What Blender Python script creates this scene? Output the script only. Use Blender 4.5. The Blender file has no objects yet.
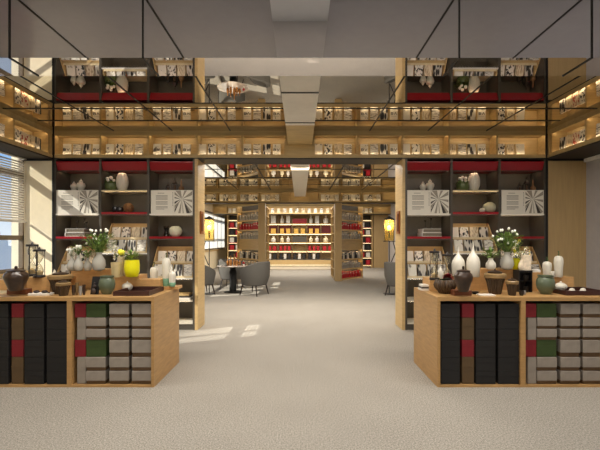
import bpy, bmesh, math, random
from mathutils import Vector, Matrix
random.seed(7)
S = bpy.context.scene
COL = S.collection
PI = math.pi
R = math.radians

# ------------------------------------------------------------------ camera
cam_d = bpy.data.cameras.new('camera'); cam = bpy.data.objects.new('camera', cam_d); COL.objects.link(cam)
cam.location = (0, 0, 1.4); cam.rotation_euler = (R(90), 0, 0)
cam_d.sensor_width = 36; cam_d.lens = 24; cam_d.shift_y = 0.025; cam_d.clip_end = 2000
S.camera = cam

# ------------------------------------------------------------------ view / world
S.view_settings.view_transform = 'Standard'; S.view_settings.look = 'None'
S.view_settings.gamma = 1; S.view_settings.use_curve_mapping = False
S.view_settings.exposure = 0.0
S.cycles.caustics_reflective = False
S.cycles.caustics_refractive = False
S.cycles.max_bounces = 14; S.cycles.transparent_max_bounces = 16
S.cycles.sample_clamp_indirect = 6

w = bpy.data.worlds.new('sky'); S.world = w; w.use_nodes = True
nt = w.node_tree; nt.nodes.clear()
out = nt.nodes.new('ShaderNodeOutputWorld'); bg = nt.nodes.new('ShaderNodeBackground')
tc = nt.nodes.new('ShaderNodeTexCoord'); sp = nt.nodes.new('ShaderNodeSeparateXYZ'); rp = nt.nodes.new('ShaderNodeValToRGB')
mr = nt.nodes.new('ShaderNodeMapRange'); mr.inputs[1].default_value = -0.25; mr.inputs[2].default_value = 0.6
nt.links.new(tc.outputs['Generated'], sp.inputs[0]); nt.links.new(sp.outputs[2], mr.inputs[0]); nt.links.new(mr.outputs[0], rp.inputs[0])
nt.links.new(rp.outputs[0], bg.inputs[0]); nt.links.new(bg.outputs[0], out.inputs[0])
e = rp.color_ramp.elements
e[0].position = 0.0; e[0].color = (0.50, 0.55, 0.62, 1)
e[1].position = 1.0; e[1].color = (0.10, 0.26, 0.62, 1)
k = e.new(0.30); k.color = (0.74, 0.79, 0.83, 1)
k = e.new(0.50); k.color = (0.26, 0.46, 0.74, 1)
bg.inputs[1].default_value = 1.25

def area(name, loc, sx, sy, power, color=(1, .93, .84), rot=(0, 0, 0), spread=180):
    d = bpy.data.lights.new(name, 'AREA'); d.shape = 'RECTANGLE'; d.size = sx; d.size_y = sy
    d.energy = power; d.color = color; d.spread = R(spread)
    o = bpy.data.objects.new(name, d); COL.objects.link(o); o.location = loc; o.rotation_euler = rot
    return o
sd = bpy.data.lights.new('sun', 'SUN'); sd.energy = 9.0; sd.angle = R(0.2); sd.color = (1, .93, .8)
sun = bpy.data.objects.new('sun', sd); COL.objects.link(sun); sun.location = (-12, 0, 12)
sun.rotation_euler = Vector((1, .47, -.72)).to_track_quat('-Z', 'Y').to_euler()
area('hidden_fill_hall', (0, 3.35, 3.085), 6.6, .5, 185)  # added fill, hidden behind the bulkhead; no fixture there
area('hidden_fill_entrance', (0, -1.2, 3.085), 6.5, 4.0, 190, (.97, .98, 1))  # unseen fill added over the entrance
area('hidden_fill_lounge', (0, 7.9, 3.085), 5.0, 1.6, 290)  # added lounge fill hidden by the header, separate from the beam fixture
area('hidden_fill_stacks', (0, 16.2, 3.085), 6.5, 3.2, 260)  # fill added out of sight behind the second header
area('hidden_fill_alcove', (0, 18.9, 3.085), 4.5, .9, 90)  # extra fill added at the ceiling before the alcove

# ------------------------------------------------------------------ helpers
H = 1.4
def fx(x, D): return (x - 300) * D / 400.0
def fz(y, D): return H - (y - 240) * D / 400.0

def lin(c):
    return tuple(((v / 255) / 12.92 if v / 255 <= .04045 else ((v / 255 + .055) / 1.055) ** 2.4) for v in c) + (1,)
MC = {}
def mat(name, rgb, rough=.6, metal=0, var=.12, scale=12, bump=.0, coat=0, stretch=(1, 1, 1), trans=0, coord='Object', ior=1.45, spec=.5):
    if name in MC: return MC[name]
    m = bpy.data.materials.new(name); m.use_nodes = True; n = m.node_tree; b = n.nodes['Principled BSDF']
    c = lin(rgb)
    tcn = n.nodes.new('ShaderNodeTexCoord'); mp = n.nodes.new('ShaderNodeMapping'); mp.inputs['Scale'].default_value = stretch
    nz = n.nodes.new('ShaderNodeTexNoise'); nz.inputs['Scale'].default_value = scale; nz.inputs['Detail'].default_value = 4
    n.links.new(tcn.outputs[coord], mp.inputs[0]); n.links.new(mp.outputs[0], nz.inputs[0])
    cr = n.nodes.new('ShaderNodeValToRGB'); n.links.new(nz.outputs[0], cr.inputs[0])
    cr.color_ramp.elements[0].position = .3; cr.color_ramp.elements[1].position = .7
    cr.color_ramp.elements[0].color = tuple(v * (1 - var) for v in c[:3]) + (1,)
    cr.color_ramp.elements[1].color = tuple(min(1, v * (1 + var)) for v in c[:3]) + (1,)
    n.links.new(cr.outputs[0], b.inputs['Base Color'])
    b.inputs['Roughness'].default_value = rough; b.inputs['Metallic'].default_value = metal
    b.inputs['Coat Weight'].default_value = coat; b.inputs['Transmission Weight'].default_value = trans
    b.inputs['IOR'].default_value = ior; b.inputs['Specular IOR Level'].default_value = spec
    if bump:
        bp = n.nodes.new('ShaderNodeBump'); bp.inputs['Strength'].default_value = bump; bp.inputs['Distance'].default_value = .01
        n.links.new(nz.outputs[0], bp.inputs['Height']); n.links.new(bp.outputs[0], b.inputs['Normal'])
    MC[name] = m; return m
def emis(name, rgb, st):
    if name in MC: return MC[name]
    m = bpy.data.materials.new(name); m.use_nodes = True; b = m.node_tree.nodes['Principled BSDF']
    b.inputs['Base Color'].default_value = lin(rgb); b.inputs['Emission Color'].default_value = lin(rgb); b.inputs['Emission Strength'].default_value = st
    MC[name] = m; return m
def clear(name, tint=(235, 240, 235), gloss=.06, body=0.0, bodycol=(228, 224, 210)):
    """see-through glass: transparent, a fresnel sheen, and some milky body"""
    if name in MC: return MC[name]
    m = bpy.data.materials.new(name); m.use_nodes = True; n = m.node_tree; n.nodes.clear()
    o = n.nodes.new('ShaderNodeOutputMaterial'); t = n.nodes.new('ShaderNodeBsdfTransparent'); g = n.nodes.new('ShaderNodeBsdfGlossy')
    x = n.nodes.new('ShaderNodeMixShader'); lw = n.nodes.new('ShaderNodeFresnel'); lw.inputs[0].default_value = 1.0 + gloss * 2
    t.inputs[0].default_value = lin(tint); g.inputs['Roughness'].default_value = .05; g.inputs[0].default_value = (.9, .9, .9, 1)
    d = n.nodes.new('ShaderNodeBsdfDiffuse'); d.inputs[0].default_value = lin(bodycol); tl = n.nodes.new('ShaderNodeBsdfTranslucent'); tl.inputs[0].default_value = lin(bodycol)
    a1 = n.nodes.new('ShaderNodeMixShader'); a1.inputs[0].default_value = .5; n.links.new(d.outputs[0], a1.inputs[1]); n.links.new(tl.outputs[0], a1.inputs[2])
    a2 = n.nodes.new('ShaderNodeMixShader'); a2.inputs[0].default_value = body; n.links.new(t.outputs[0], a2.inputs[1]); n.links.new(a1.outputs[0], a2.inputs[2])
    n.links.new(lw.outputs[0], x.inputs[0]); n.links.new(a2.outputs[0], x.inputs[1]); n.links.new(g.outputs[0], x.inputs[2]); n.links.new(x.outputs[0], o.inputs[0])
    MC[name] = m; return m
def mirror(name, rgb, rough=0.0):
    m = bpy.data.materials.new(name); m.use_nodes = True; b = m.node_tree.nodes['Principled BSDF']
    b.inputs['Base Color'].default_value = lin(rgb); b.inputs['Metallic'].default_value = 1; b.inputs['Roughness'].default_value = rough
    return m
def cover(name, kind, base=(205, 198, 182), dark=(38, 34, 32)):
    """printed cover: pattern generated per book from its own random number"""
    m = bpy.data.materials.new(name); m.use_nodes = True; n = m.node_tree; b = n.nodes['Principled BSDF']; b.inputs['Roughness'].default_value = .45
    tcn = n.nodes.new('ShaderNodeTexCoord'); oi = n.nodes.new('ShaderNodeObjectInfo'); ad = n.nodes.new('ShaderNodeVectorMath'); ad.operation = 'ADD'
    mu = n.nodes.new('ShaderNodeVectorMath'); mu.operation = 'SCALE'; mu.inputs['Scale'].default_value = 37
    cb = n.nodes.new('ShaderNodeCombineXYZ')
    for i in range(3): n.links.new(oi.outputs['Random'], cb.inputs[i])
    n.links.new(cb.outputs[0], mu.inputs[0]); n.links.new(tcn.outputs['Object'], ad.inputs[0]); n.links.new(mu.outputs[0], ad.inputs[1])
    mp = n.nodes.new('ShaderNodeMapping'); n.links.new(ad.outputs[0], mp.inputs[0])
    cr = n.nodes.new('ShaderNodeValToRGB'); el = cr.color_ramp.elements
    if kind == 'lines':
        t = n.nodes.new('ShaderNodeTexNoise'); mp.inputs['Scale'].default_value = (8, 8, 70); t.inputs['Scale'].default_value = 2; lo, hi = .40, .48
    elif kind == 'streak':
        t = n.nodes.new('ShaderNodeTexNoise'); mp.inputs['Scale'].default_value = (60, 60, 8); t.inputs['Scale'].default_value = 2; lo, hi = .34, .52
    elif kind == 'brush':
        t = n.nodes.new('ShaderNodeTexNoise'); mp.inputs['Scale'].default_value = (20, 20, 14); t.inputs['Scale'].default_value = 1.6; lo, hi = .43, .47
    elif kind == 'photo':
        t = n.nodes.new('ShaderNodeTexVoronoi'); mp.inputs['Scale'].default_value = (16, 16, 5); t.inputs['Scale'].default_value = 1.6; lo, hi = .42, .56
    else:
        t = n.nodes.new('ShaderNodeTexNoise'); mp.inputs['Scale'].default_value = (12, 12, 12); t.inputs['Scale'].default_value = 1.0; lo, hi = .33, .38
    n.links.new(mp.outputs[0], t.inputs[0]); n.links.new(t.outputs[0], cr.inputs[0])
    el[0].position = lo; el[0].color = lin(dark); el[1].position = hi; el[1].color = lin(base)
    n.links.new(cr.outputs[0], b.inputs['Base Color'])
    MC[name] = m; return m

class MB:
    def __init__(s): s.v = []; s.f = []; s.m = []
    def quad(s, pts, mi=0):
        b = len(s.v); s.v += [tuple(p) for p in pts]; s.f.append(tuple(range(b, b + len(pts)))); s.m.append(mi); return s
    def box(s, x0, x1, y0, y1, z0, z1, mi=0):
        if x0 > x1: x0, x1 = x1, x0
        if y0 > y1: y0, y1 = y1, y0
        if z0 > z1: z0, z1 = z1, z0
        b = len(s.v)
        s.v += [(x0, y0, z0), (x1, y0, z0), (x1, y1, z0), (x0, y1, z0), (x0, y0, z1), (x1, y0, z1), (x1, y1, z1), (x0, y1, z1)]
        for q in ((0, 3, 2, 1), (4, 5, 6, 7), (0, 1, 5, 4), (1, 2, 6, 5), (2, 3, 7, 6), (3, 0, 4, 7)):
            s.f.append(tuple(b + i for i in q)); s.m.append(mi)
        return s
    def obox(s, M, sx, sy, sz, mi=0):
        """box centred in x,y with base at z=0, placed by matrix M"""
        b = len(s.v)
        for (x, y, z) in [(-1, -1, 0), (1, -1, 0), (1, 1, 0), (-1, 1, 0), (-1, -1, 1), (1, -1, 1), (1, 1, 1), (-1, 1, 1)]:
            s.v.append(tuple(M @ Vector((x * sx / 2, y * sy / 2, z * sz))))
        for q in ((0, 3, 2, 1), (4, 5, 6, 7), (0, 1, 5, 4), (1, 2, 6, 5), (2, 3, 7, 6), (3, 0, 4, 7)):
            s.f.append(tuple(b + i for i in q)); s.m.append(mi)
        return s
    def prism(s, poly, axis, a0, a1, mi=0):
        """poly in the two other axes, extruded along axis from a0 to a1"""
        n = len(poly); b = len(s.v)
        for a in (a0, a1):
            for (p, q) in poly:
                s.v.append({'x': (a, p, q), 'y': (p, a, q), 'z': (p, q, a)}[axis])
        s.f.append(tuple(b + i for i in range(n))); s.m.append(mi)
        s.f.append(tuple(b + n + i for i in reversed(range(n)))); s.m.append(mi)
        for i in range(n):
            j = (i + 1) % n; s.f.append((b + i, b + n + i, b + n + j, b + j)); s.m.append(mi)
        return s
    def lathe(s, prof, n=24, c=(0, 0), rib=0, ribn=0, mi=0, sq=1.0):
        b = len(s.v); k = len(prof)
        for (r, z) in prof:
            for i in range(n):
                a = 2 * PI * i / n; rr = r * (1 + rib * math.cos(a * ribn)) if ribn else r
                s.v.append((c[0] + rr * math.cos(a), c[1] + rr * math.sin(a) * sq, z))
        for j in range(k - 1):
            for i in range(n):
                i2 = (i + 1) % n
                s.f.append((b + j * n + i, b + j * n + i2, b + (j + 1) * n + i2, b + (j + 1) * n + i)); s.m.append(mi)
        s.f.append(tuple(b + i for i in reversed(range(n)))); s.m.append(mi)
        s.f.append(tuple(b + (k - 1) * n + i for i in range(n))); s.m.append(mi)
        return s
    def tube(s, p0, p1, r0, r1=None, n=8, mi=0):
        p0 = Vector(p0); p1 = Vector(p1); r1 = r0 if r1 is None else r1
        d = (p1 - p0)
        if d.length < 1e-6: return s
        q = d.to_track_quat('Z', 'Y').to_matrix(); b = len(s.v)
        for (p, r) in ((p0, r0), (p1, r1)):
            for i in range(n):
                a = 2 * PI * i / n; s.v.append(tuple(p + q @ Vector((r * math.cos(a), r * math.sin(a), 0))))
        for i in range(n):
            j = (i + 1) % n; s.f.append((b + i, b + j, b + n + j, b + n + i)); s.m.append(mi)
        s.f.append(tuple(b + i for i in reversed(range(n)))); s.m.append(mi)
        s.f.append(tuple(b + n + i for i in range(n))); s.m.append(mi)
        return s
    def ball(s, c, r, sc=(1, 1, 1), n=10, mi=0):
        b = len(s.v); m = max(5, n // 2 + 1)
        for j in range(m + 1):
            t = PI * (j + .02) / (m + .04)
            for i in range(n):
                a = 2 * PI * i / n
                s.v.append((c[0] + r * sc[0] * math.sin(t) * math.cos(a), c[1] + r * sc[1] * math.sin(t) * math.sin(a), c[2] - r * sc[2] * math.cos(t)))
        for j in range(m):
            for i in range(n):
                i2 = (i + 1) % n
                s.f.append((b + j * n + i, b + j * n + i2, b + (j + 1) * n + i2, b + (j + 1) * n + i)); s.m.append(mi)
        s.f.append(tuple(b + i for i in reversed(range(n)))); s.m.append(mi)
        s.f.append(tuple(b + m * n + i for i in range(n))); s.m.append(mi)
        return s
    def leaf(s, p, d, L, wd, mi=0, droop=.3):
        d = Vector(d).normalized(); side = d.cross(Vector((0, 0, 1)))
        if side.length < .05: side = Vector((1, 0, 0))
        side.normalize(); p = Vector(p)
        m1 = p + d * L * .5 - Vector((0, 0, droop * L * .12)); t = p + d * L - Vector((0, 0, droop * L * .45)); up = Vector((0, 0, wd * .18))
        b = len(s.v); s.v += [tuple(p), tuple(m1 + side * wd / 2 + up), tuple(m1), tuple(m1 - side * wd / 2 + up), tuple(t)]
        s.f += [(b, b + 2, b + 1), (b, b + 3, b + 2), (b + 1, b + 2, b + 4), (b + 2, b + 3, b + 4)]; s.m += [mi] * 4
        return s
    def build(s, name, mats, parent=None, loc=(0, 0, 0), rot=(0, 0, 0), smooth=False, bevel=0):
        me = bpy.data.meshes.new(name); me.from_pydata(s.v, [], s.f)
        if not isinstance(mats, (list, tuple)): mats = [mats]
        for m in mats: me.materials.append(m)
        for p, mi in zip(me.polygons, s.m): p.material_index = mi
        bm = bmesh.new(); bm.from_mesh(me); bmesh.ops.recalc_face_normals(bm, faces=bm.faces)
        bm.to_mesh(me); bm.free()
        if smooth:
            for p in me.polygons: p.use_smooth = True
            try: me.set_sharp_from_angle(angle=R(40))
            except Exception: pass
        o = bpy.data.objects.new(name, me); COL.objects.link(o); o.location = loc; o.rotation_euler = rot
        if parent: o.parent = parent
        if bevel:
            bv = o.modifiers.new('bevel', 'BEVEL'); bv.width = bevel; bv.segments = 2; bv.limit_method = 'ANGLE'
        return o
def tag(o, label, cat, group=None):
    o['label'] = label; o['category'] = cat
    if group: o['group'] = group
    return o
def thing(name, label, cat, loc=(0, 0, 0), rz=0, group=None):
    o = bpy.data.objects.new(name, None); COL.objects.link(o); o.location = loc; o.rotation_euler = (0, 0, rz); o.empty_display_size = .05
    return tag(o, label, cat, group)
def struct(o): o['kind'] = 'structure'; return o
def dup(root, loc, rot=None, label=None, group=None, scale=None):
    r = root.copy(); COL.objects.link(r); r.location = loc
    if rot is not None: r.rotation_euler = rot
    if scale is not None: r.scale = scale
    if label: r['label'] = label
    if group: r['group'] = group
    for ch in list(root.children):
        c = ch.copy(); COL.objects.link(c); c.parent = r
        for g in list(ch.children):
            d = g.copy(); COL.objects.link(d); d.parent = c
    return r
ORD = ['first', 'second', 'third', 'fourth', 'fifth', 'sixth', 'seventh', 'eighth', 'ninth', 'tenth', 'eleventh', 'twelfth', 'thirteenth', 'fourteenth']

# ------------------------------------------------------------------ materials
wood = mat('light_oak', (200, 170, 118), .45, var=.10, scale=3, stretch=(1, 1, 14))
woodh = mat('oak_horizontal', (190, 165, 116), .45, var=.12, scale=3, stretch=(1, 6, 14))
woodt = mat('table_oak', (174, 136, 86), .4, var=.14, scale=3, stretch=(2, 2, 16))
panelw = mat('oak_veneer', (182, 154, 108), .5, var=.07, scale=4, stretch=(10, 10, .6))
dark = mat('dark_grey_laminate', (76, 71, 63), .5, var=.05)
black = mat('black_metal', (22, 20, 19), .4, var=.1)
blk = mat('black_lining', (14, 13, 12), .8, var=.1)
red = mat('red_lacquer', (150, 16, 30), .3, var=.06)
cream = mat('cream_plaster', (238, 224, 192), .8, var=.03)
grayp = mat('grey_paint', (184, 180, 180), .6, var=.03)
white = mat('white_paint', (225, 220, 210), .5, var=.03)
ivory = mat('ivory_ceramic', (214, 208, 192), .3, var=.04, coat=.3)
paper = mat('paper_pages', (225, 216, 196), .8, var=.05, scale=60)
gceil = mat('grey_gloss_ceiling', (204, 205, 216), .22, var=.02, coat=.6)
mir = mirror('mirror_panel', (226, 220, 208))
mirf = mirror('grey_mirror_panel', (218, 214, 214), .02)
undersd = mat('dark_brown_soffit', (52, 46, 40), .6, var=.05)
# carpet
carpet = bpy.data.materials.new('carpet'); carpet.use_nodes = True
n = carpet.node_tree; b = n.nodes['Principled BSDF']; b.inputs['Roughness'].default_value = .95; b.inputs['Specular IOR Level'].default_value = .15
tcn = n.nodes.new('ShaderNodeTexCoord')
n1 = n.nodes.new('ShaderNodeTexNoise'); n1.inputs['Scale'].default_value = 90; n1.inputs['Detail'].default_value = 6; n1.inputs['Roughness'].default_value = .75
n2 = n.nodes.new('ShaderNodeTexNoise'); n2.inputs['Scale'].default_value = 1.3; n2.inputs['Detail'].default_value = 3
cr = n.nodes.new('ShaderNodeValToRGB'); cr.color_ramp.elements[0].position = .38; cr.color_ramp.elements[1].position = .62
cr.color_ramp.elements[0].color = lin((116, 110, 101)); cr.color_ramp.elements[1].color = lin((184, 177, 165))
mx = n.nodes.new('ShaderNodeMixRGB'); mx.blend_type = 'MULTIPLY'; mx.inputs[0].default_value = .5
c2 = n.nodes.new('ShaderNodeValToRGB'); c2.color_ramp.elements[0].position = .3; c2.color_ramp.elements[0].color = (.86, .86, .86, 1); c2.color_ramp.elements[1].position = .6
n.links.new(tcn.outputs['Object'], n1.inputs[0]); n.links.new(tcn.outputs['Object'], n2.inputs[0]); n.links.new(n1.outputs[0], cr.inputs[0]); n.links.new(n2.outputs[0], c2.inputs[0])
n.links.new(cr.outputs[0], mx.inputs[1]); n.links.new(c2.outputs[0], mx.inputs[2]); n.links.new(mx.outputs[0], b.inputs['Base Color'])
bp = n.nodes.new('ShaderNodeBump'); bp.inputs['Strength'].default_value = .5; bp.inputs['Distance'].default_value = .01
n.links.new(n1.outputs[0], bp.inputs['Height']); n.links.new(bp.outputs[0], b.inputs['Normal'])

def hid(x0, x1, y, z0, z1, mb):
    """glowing face turned towards +Y, hidden from the front by the lip before it"""
    mb.quad([(x0, y, z0), (x1, y, z0), (x1, y, z1), (x0, y, z1)])
# ------------------------------------------------------------------ room shell
XL, XR = -4.28, 4.45          # window wall / right wall
BL, BR = -3.84, 3.84          # faces of the side bulkheads, also ends of the back wall
D0, D1 = 6.22, 6.67           # back wall (portal) front / back
Z1, ZC = 2.66, 3.10           # header underside / ceiling
YB, YF = -4.0, 23.2

struct(MB().box(XL - .2, XR + .2, YB - .2, YF + .2, -.12, 0).build('floor', carpet))
c = MB(); c.box(XL, XR, YB, 2.7, ZC, ZC + .1)
ceil = struct(c.build('ceiling', gceil))
c = MB(); c.box(BL, BR, 3.0, D0, ZC, ZC + .1); c.box(XL, XR, D1, 13.6, ZC, ZC + .1); c.box(XL, XR, 14.0, YF, ZC, ZC + .1); c.build('mirror_panel', mir, ceil)
# hanging mirrored bulkhead just in front of the camera
bh = struct(MB().box(BL, BR, 2.7, 3.0, 2.63, ZC + .1).build('trim_1', mirf)); bh['label'] = 'mirrored bulkhead hanging from the ceiling'
def strips():
    s = MB(); t = .007
    for X in (-2.9, -1.99, -1.085, 1.085, 1.99, 2.9):
        s.box(X - t, X + t, 1.0, 2.7, ZC - .006, ZC + .001)
        s.box(X - t, X + t, 3.0, D0, ZC - .006, ZC + .001)
    for X in (-1.96, -1.06, 1.075, 1.97):
        s.box(X - .0045, X + .0045, 2.694, 3.0, 2.624, 2.631); s.box(X - .0045, X + .0045, 2.694, 2.701, 2.624, ZC)
    s.box(BL, BR, 5.16, 5.18, ZC - .006, ZC + .001); s.box(-3.73, 3.7, 5.68, 5.705, ZC - .006, ZC + .001)
    for X in (-3.2, -2.1, -1.0, 1.0, 2.1, 3.2):
        s.box(X - .015, X + .015, D1, 13.6, ZC - .006, ZC + .001)
    for Y in (8.2, 9.6, 10.9, 12.2): s.box(XL, XR, Y, Y + .03, ZC - .006, ZC + .001)
    return s
struct(strips().build('trim_2', black))
# ceiling beam running into depth
struct(MB().box(-.186, .186, -1.5, 2.7, 2.877, ZC).build('trim_3', mat('beam_grey', (218, 219, 228), .5, var=.02)))
bm_ = MB(); bm_.box(-.186, .186, 3.0, 5.15, 2.877, ZC); beam = struct(bm_.build('trim_4', white))
js = MB()
for Y in (3.99, 5.02): js.box(-.188, .188, Y, Y + .03, 2.872, 2.9)
js.build('joint_strip', black, beam)
struct(MB().box(-.186, .186, 5.15, D0, 2.877, ZC).build('trim_5', woodh))
b6 = struct(MB().box(-.186, .186, D1, 13.6, 2.877, ZC).build('trim_6', white))
# recessed lamp under the beam in the lounge
lp = thing('ceiling_light', 'flat glowing white ceiling light under the beam beyond the wide opening', 'ceiling light', (0, 8.1, 2.84))
MB().box(-.19, .19, -.10, .10, 0, .037).build('frame', white, lp)
MB().box(-.175, .175, -.085, .085, -.006, 0).build('diffuser', emis('warm_diffuser', (255, 235, 200), 5), lp)

# portal wall: posts and header with book niches
def header(Y0, Y1, xs, name, end=None, face=woodh):
    """xs: list of divider centre positions; niche faces -Y"""
    h = MB(); x0, x1 = xs[0], xs[-1]
    h.box(x0, x1, Y0, Y1, Z1 + .02, Z1 + .058)           # bottom board
    h.box(x0, x1, Y0, Y1, 3.045, ZC)                     # top board
    h.box(x0, x1, Y0 + .24, Y1, Z1 + .058, 3.045)        # niche back
    for X in xs: h.box(X - .013, X + .013, Y0 + .004, Y0 + .24, Z1 + .058, 3.045)
    o = struct(h.build(name, face))
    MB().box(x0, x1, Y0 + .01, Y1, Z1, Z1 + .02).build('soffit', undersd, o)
    return o
XS = [fx(p, D0) for p in (53, 100, 148, 197, 241.8, 286, 314, 357.8, 402.5, 449.5, 497.5, 547)]
hd = header(D0, D1, XS, 'wall_back')
MB().box(fx(286, D0), fx(314, D0), D0 - .004, D0 + .24, Z1 + .058, 3.045).build('centre_block', woodh, hd)
# posts of the portal
pst = MB()
for sgn in (-1, 1):
    pst.box(sgn * 1.59, sgn * 1.635, D0 - .002, D1, 0, Z1)
pst.build('post', wood, hd)
# LED strips inside the niches (lower ones real, light the books from below; upper ones added as fill)
led = emis('led_strip', (255, 232, 196), 13)
ls = MB(); lipm = MB(); zb = Z1 + .058
for i in range(len(XS) - 1):
    if i == 5: continue
    hid(XS[i] + .03, XS[i + 1] - .03, D0 + .011, zb + .001, zb + .014, ls); hid(XS[i] + .03, XS[i + 1] - .03, D0 + .011, 3.026, 3.043, ls)
    lipm.box(XS[i] + .013, XS[i + 1] - .013, D0 + .001, D0 + .009, zb, zb + .015); lipm.box(XS[i] + .013, XS[i + 1] - .013, D0 + .001, D0 + .009, 3.024, 3.045)
ls.build('led_strip', led, hd); lipm.build('lip', woodh, hd)
# cream wall piece at left, veneer piece at right (both face the camera)
struct(MB().box(XL, BL - .0, D0, D1, 0, Z1).build('wall_alcove_left', cream))
struct(MB().box(BR + .02, XR, D0, D1, 0, Z1).build('wall_alcove_right', panelw))
cp = MB(); cp.box(BL - .01, BL + .02, D0 - .012, D0 + .012, 0, ZC); cp.box(BR - .02, BR + .01, D0 - .012, D0 + .012, 0, ZC)
cp.box(XL, BL, D0 - .02, D0, Z1 - .03, Z1 + .0)
cp.box(BR, XR, D0 - .02, D0, Z1 - .03, Z1 + .0)
struct(cp.build('trim_7', black))
# side bulkheads with niches
def side_bulk(sgn, name):
    Xf = BL if sgn < 0 else BR; Xw = XL if sgn < 0 else XR; inn = Xf + sgn * .24
    h = MB(); Y0, Y1 = -1.0, D0
    h.box(Xf, Xw, Y0, Y1, Z1 + .02, Z1 + .058); h.box(Xf, Xw, Y0, Y1, 3.045, ZC); h.box(inn, Xw, Y0, Y1, Z1 + .058, 3.045)
    h.box(Xf + sgn * .004, inn, 6.16, D0 - .013, Z1 + .058, 3.045); y = 6.12
    while y > Y0: h.box(Xf + sgn * .004, inn, y - .013, y + .013, Z1 + .058, 3.045); y -= .74
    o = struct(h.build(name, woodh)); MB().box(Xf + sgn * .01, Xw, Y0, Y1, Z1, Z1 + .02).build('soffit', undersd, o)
    l = MB(); p = MB(); xq = Xf + sgn * .012; zc = Z1 + .058
    l.quad([(xq, 1.5, zc + .001), (xq, 6.08, zc + .001), (xq, 6.08, zc + .016), (xq, 1.5, zc + .016)]).quad([(xq, 1.5, 3.026), (xq, 6.08, 3.026), (xq, 6.08, 3.043), (xq, 1.5, 3.043)])
    p.box(Xf + sgn * .001, Xf + sgn * .010, -1, 6.1, zc, zc + .018).box(Xf + sgn * .001, Xf + sgn * .010, -1, 6.1, 3.024, 3.045)
    l.build('led_strip', led, o); p.build('lip', woodh, o)
    return o
side_bulk(-1, 'trim_8'); side_bulk(1, 'trim_9')
# right wall, with light cove strip under the bulkhead
struct(MB().box(XR, XR + .15, YB, YF, 0, ZC).build('wall_right', grayp))
cv = MB(); cv.box(XR - .05, XR, 1.0, D0 - .02, Z1 - .055, Z1 - .002); struct(cv.build('trim_10', mat('white_cove', (245, 243, 238), .5)))
struct(MB().box(XL - .2, XR + .2, YB - .15, YB, 0, ZC).build('wall_front', cream))
struct(MB().box(XL - .2, XR + .2, YF, YF + .15, 0, ZC).build('wall_far', wood))
# left wall with windows
wl = MB(); WZ0, WZ1 = .92, 2.76
wins = [(4.07, 6.21), (8.8, 11.6), (15.6, 22.6)]
y = YB
for (a, b_) in sorted(wins):
    wl.box(XL - .2, XL, y, a, 0, ZC + .1); wl.box(XL - .2, XL, a, b_, 0, WZ0); wl.box(XL - .2, XL, a, b_, WZ1, ZC + .1); y = b_
wl.box(XL - .2, XL, y, YF, 0, ZC + .1)
struct(wl.build('wall_left', cream))
sillm = mat('sill_oak', (214, 184, 130), .5)
frm = mat('bronze_frame', (120, 104, 84), .4, metal=.2)
for i, (a, b_) in enumerate(wins):
    f = MB(); X0, X1 = XL - .07, XL - .005
    f.box(X0, X1, a, b_, WZ0, WZ0 + .05); f.box(X0, X1, a, b_, WZ1 - .03, WZ1); f.box(X0, X1, a, a + .05, WZ0, WZ1); f.box(X0, X1, b_ - .03, b_, WZ0, WZ1)
    f.box(X0, X1, a, b_, 1.40, 1.47); f.box(X0, X1, a, b_, 2.36, 2.46)
    nm = max(1, round((b_ - a) / 1.0))
    for ym in ([4.50, 5.36] if i == 0 else [a + (b_ - a) * j / nm for j in range(1, nm)]): f.box(X0, X1, ym - .03, ym + .03, WZ0, WZ1)
    o = struct(f.build('window_%d' % (i + 1), frm))
    MB().box(XL - .05, XL - .042, a, b_, WZ0, WZ1).build('pane', clear('window_glass', (248, 250, 252), .05), o)
    MB().box(XL - .2, XL + .06, a - .05, b_ + .05, WZ0 - .05, WZ0).build('sill', sillm, o)

# blinds on the near window
def blind(a, b_, z0, z1, label):
    t = thing('venetian_blind', label, 'blind', (XL + .03, (a + b_) / 2, z0)); L = b_ - a
    s = MB(); z = .03
    while z < z1 - z0 - .04:
        M = Matrix.Translation((0, 0, z)) @ Matrix.Rotation(R(50), 4, 'Y'); s.obox(M, .036, L, .0018); z += .037
    s.build('slats', mat('blind_slat', (228, 220, 205), .4, var=.02), t)
    MB().box(-.018, .018, -L / 2, L / 2, z1 - z0 - .02, z1 - z0).build('head_rail', white, t)
    MB().box(-.02, .02, -L / 2, L / 2, 0, .018).build('bottom_rail', white, t)
    c = MB()
    for f_ in (-.42, 0, .42): c.box(-.001, .001, L * f_ - .002, L * f_ + .002, .01, z1 - z0 - .02)
    c.build('cord', white, t)
    return t
def shade(a, b_, label):
    t = thing('roller_blind', label, 'blind', (XL + .03, (a + b_) / 2, 1.0)); L = b_ - a
    m = bpy.data.materials.new('blind_cloth'); m.use_nodes = True; n = m.node_tree; n.nodes.clear()
    o = n.nodes.new('ShaderNodeOutputMaterial'); d = n.nodes.new('ShaderNodeBsdfDiffuse'); q = n.nodes.new('ShaderNodeBsdfTranslucent'); x = n.nodes.new('ShaderNodeMixShader')
    d.inputs[0].default_value = lin((244, 240, 228)); q.inputs[0].default_value = lin((244, 240, 228)); x.inputs[0].default_value = .5
    n.links.new(d.outputs[0], x.inputs[1]); n.links.new(q.outputs[0], x.inputs[2]); n.links.new(x.outputs[0], o.inputs[0])
    c = MB(); N = 60
    for i in range(N):
        c.quad([(.008 * math.sin(i * 1.3), -L / 2 + L * i / N, 0), (.008 * math.sin((i + 1) * 1.3), -L / 2 + L * (i + 1) / N, 0), (.008 * math.sin((i + 1) * 1.3), -L / 2 + L * (i + 1) / N, 1.62), (.008 * math.sin(i * 1.3), -L / 2 + L * i / N, 1.62)])
    c.build('cloth', m, t); MB().box(-.025, .025, -L / 2, L / 2, 1.60, 1.655).build('roller', white, t)
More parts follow.
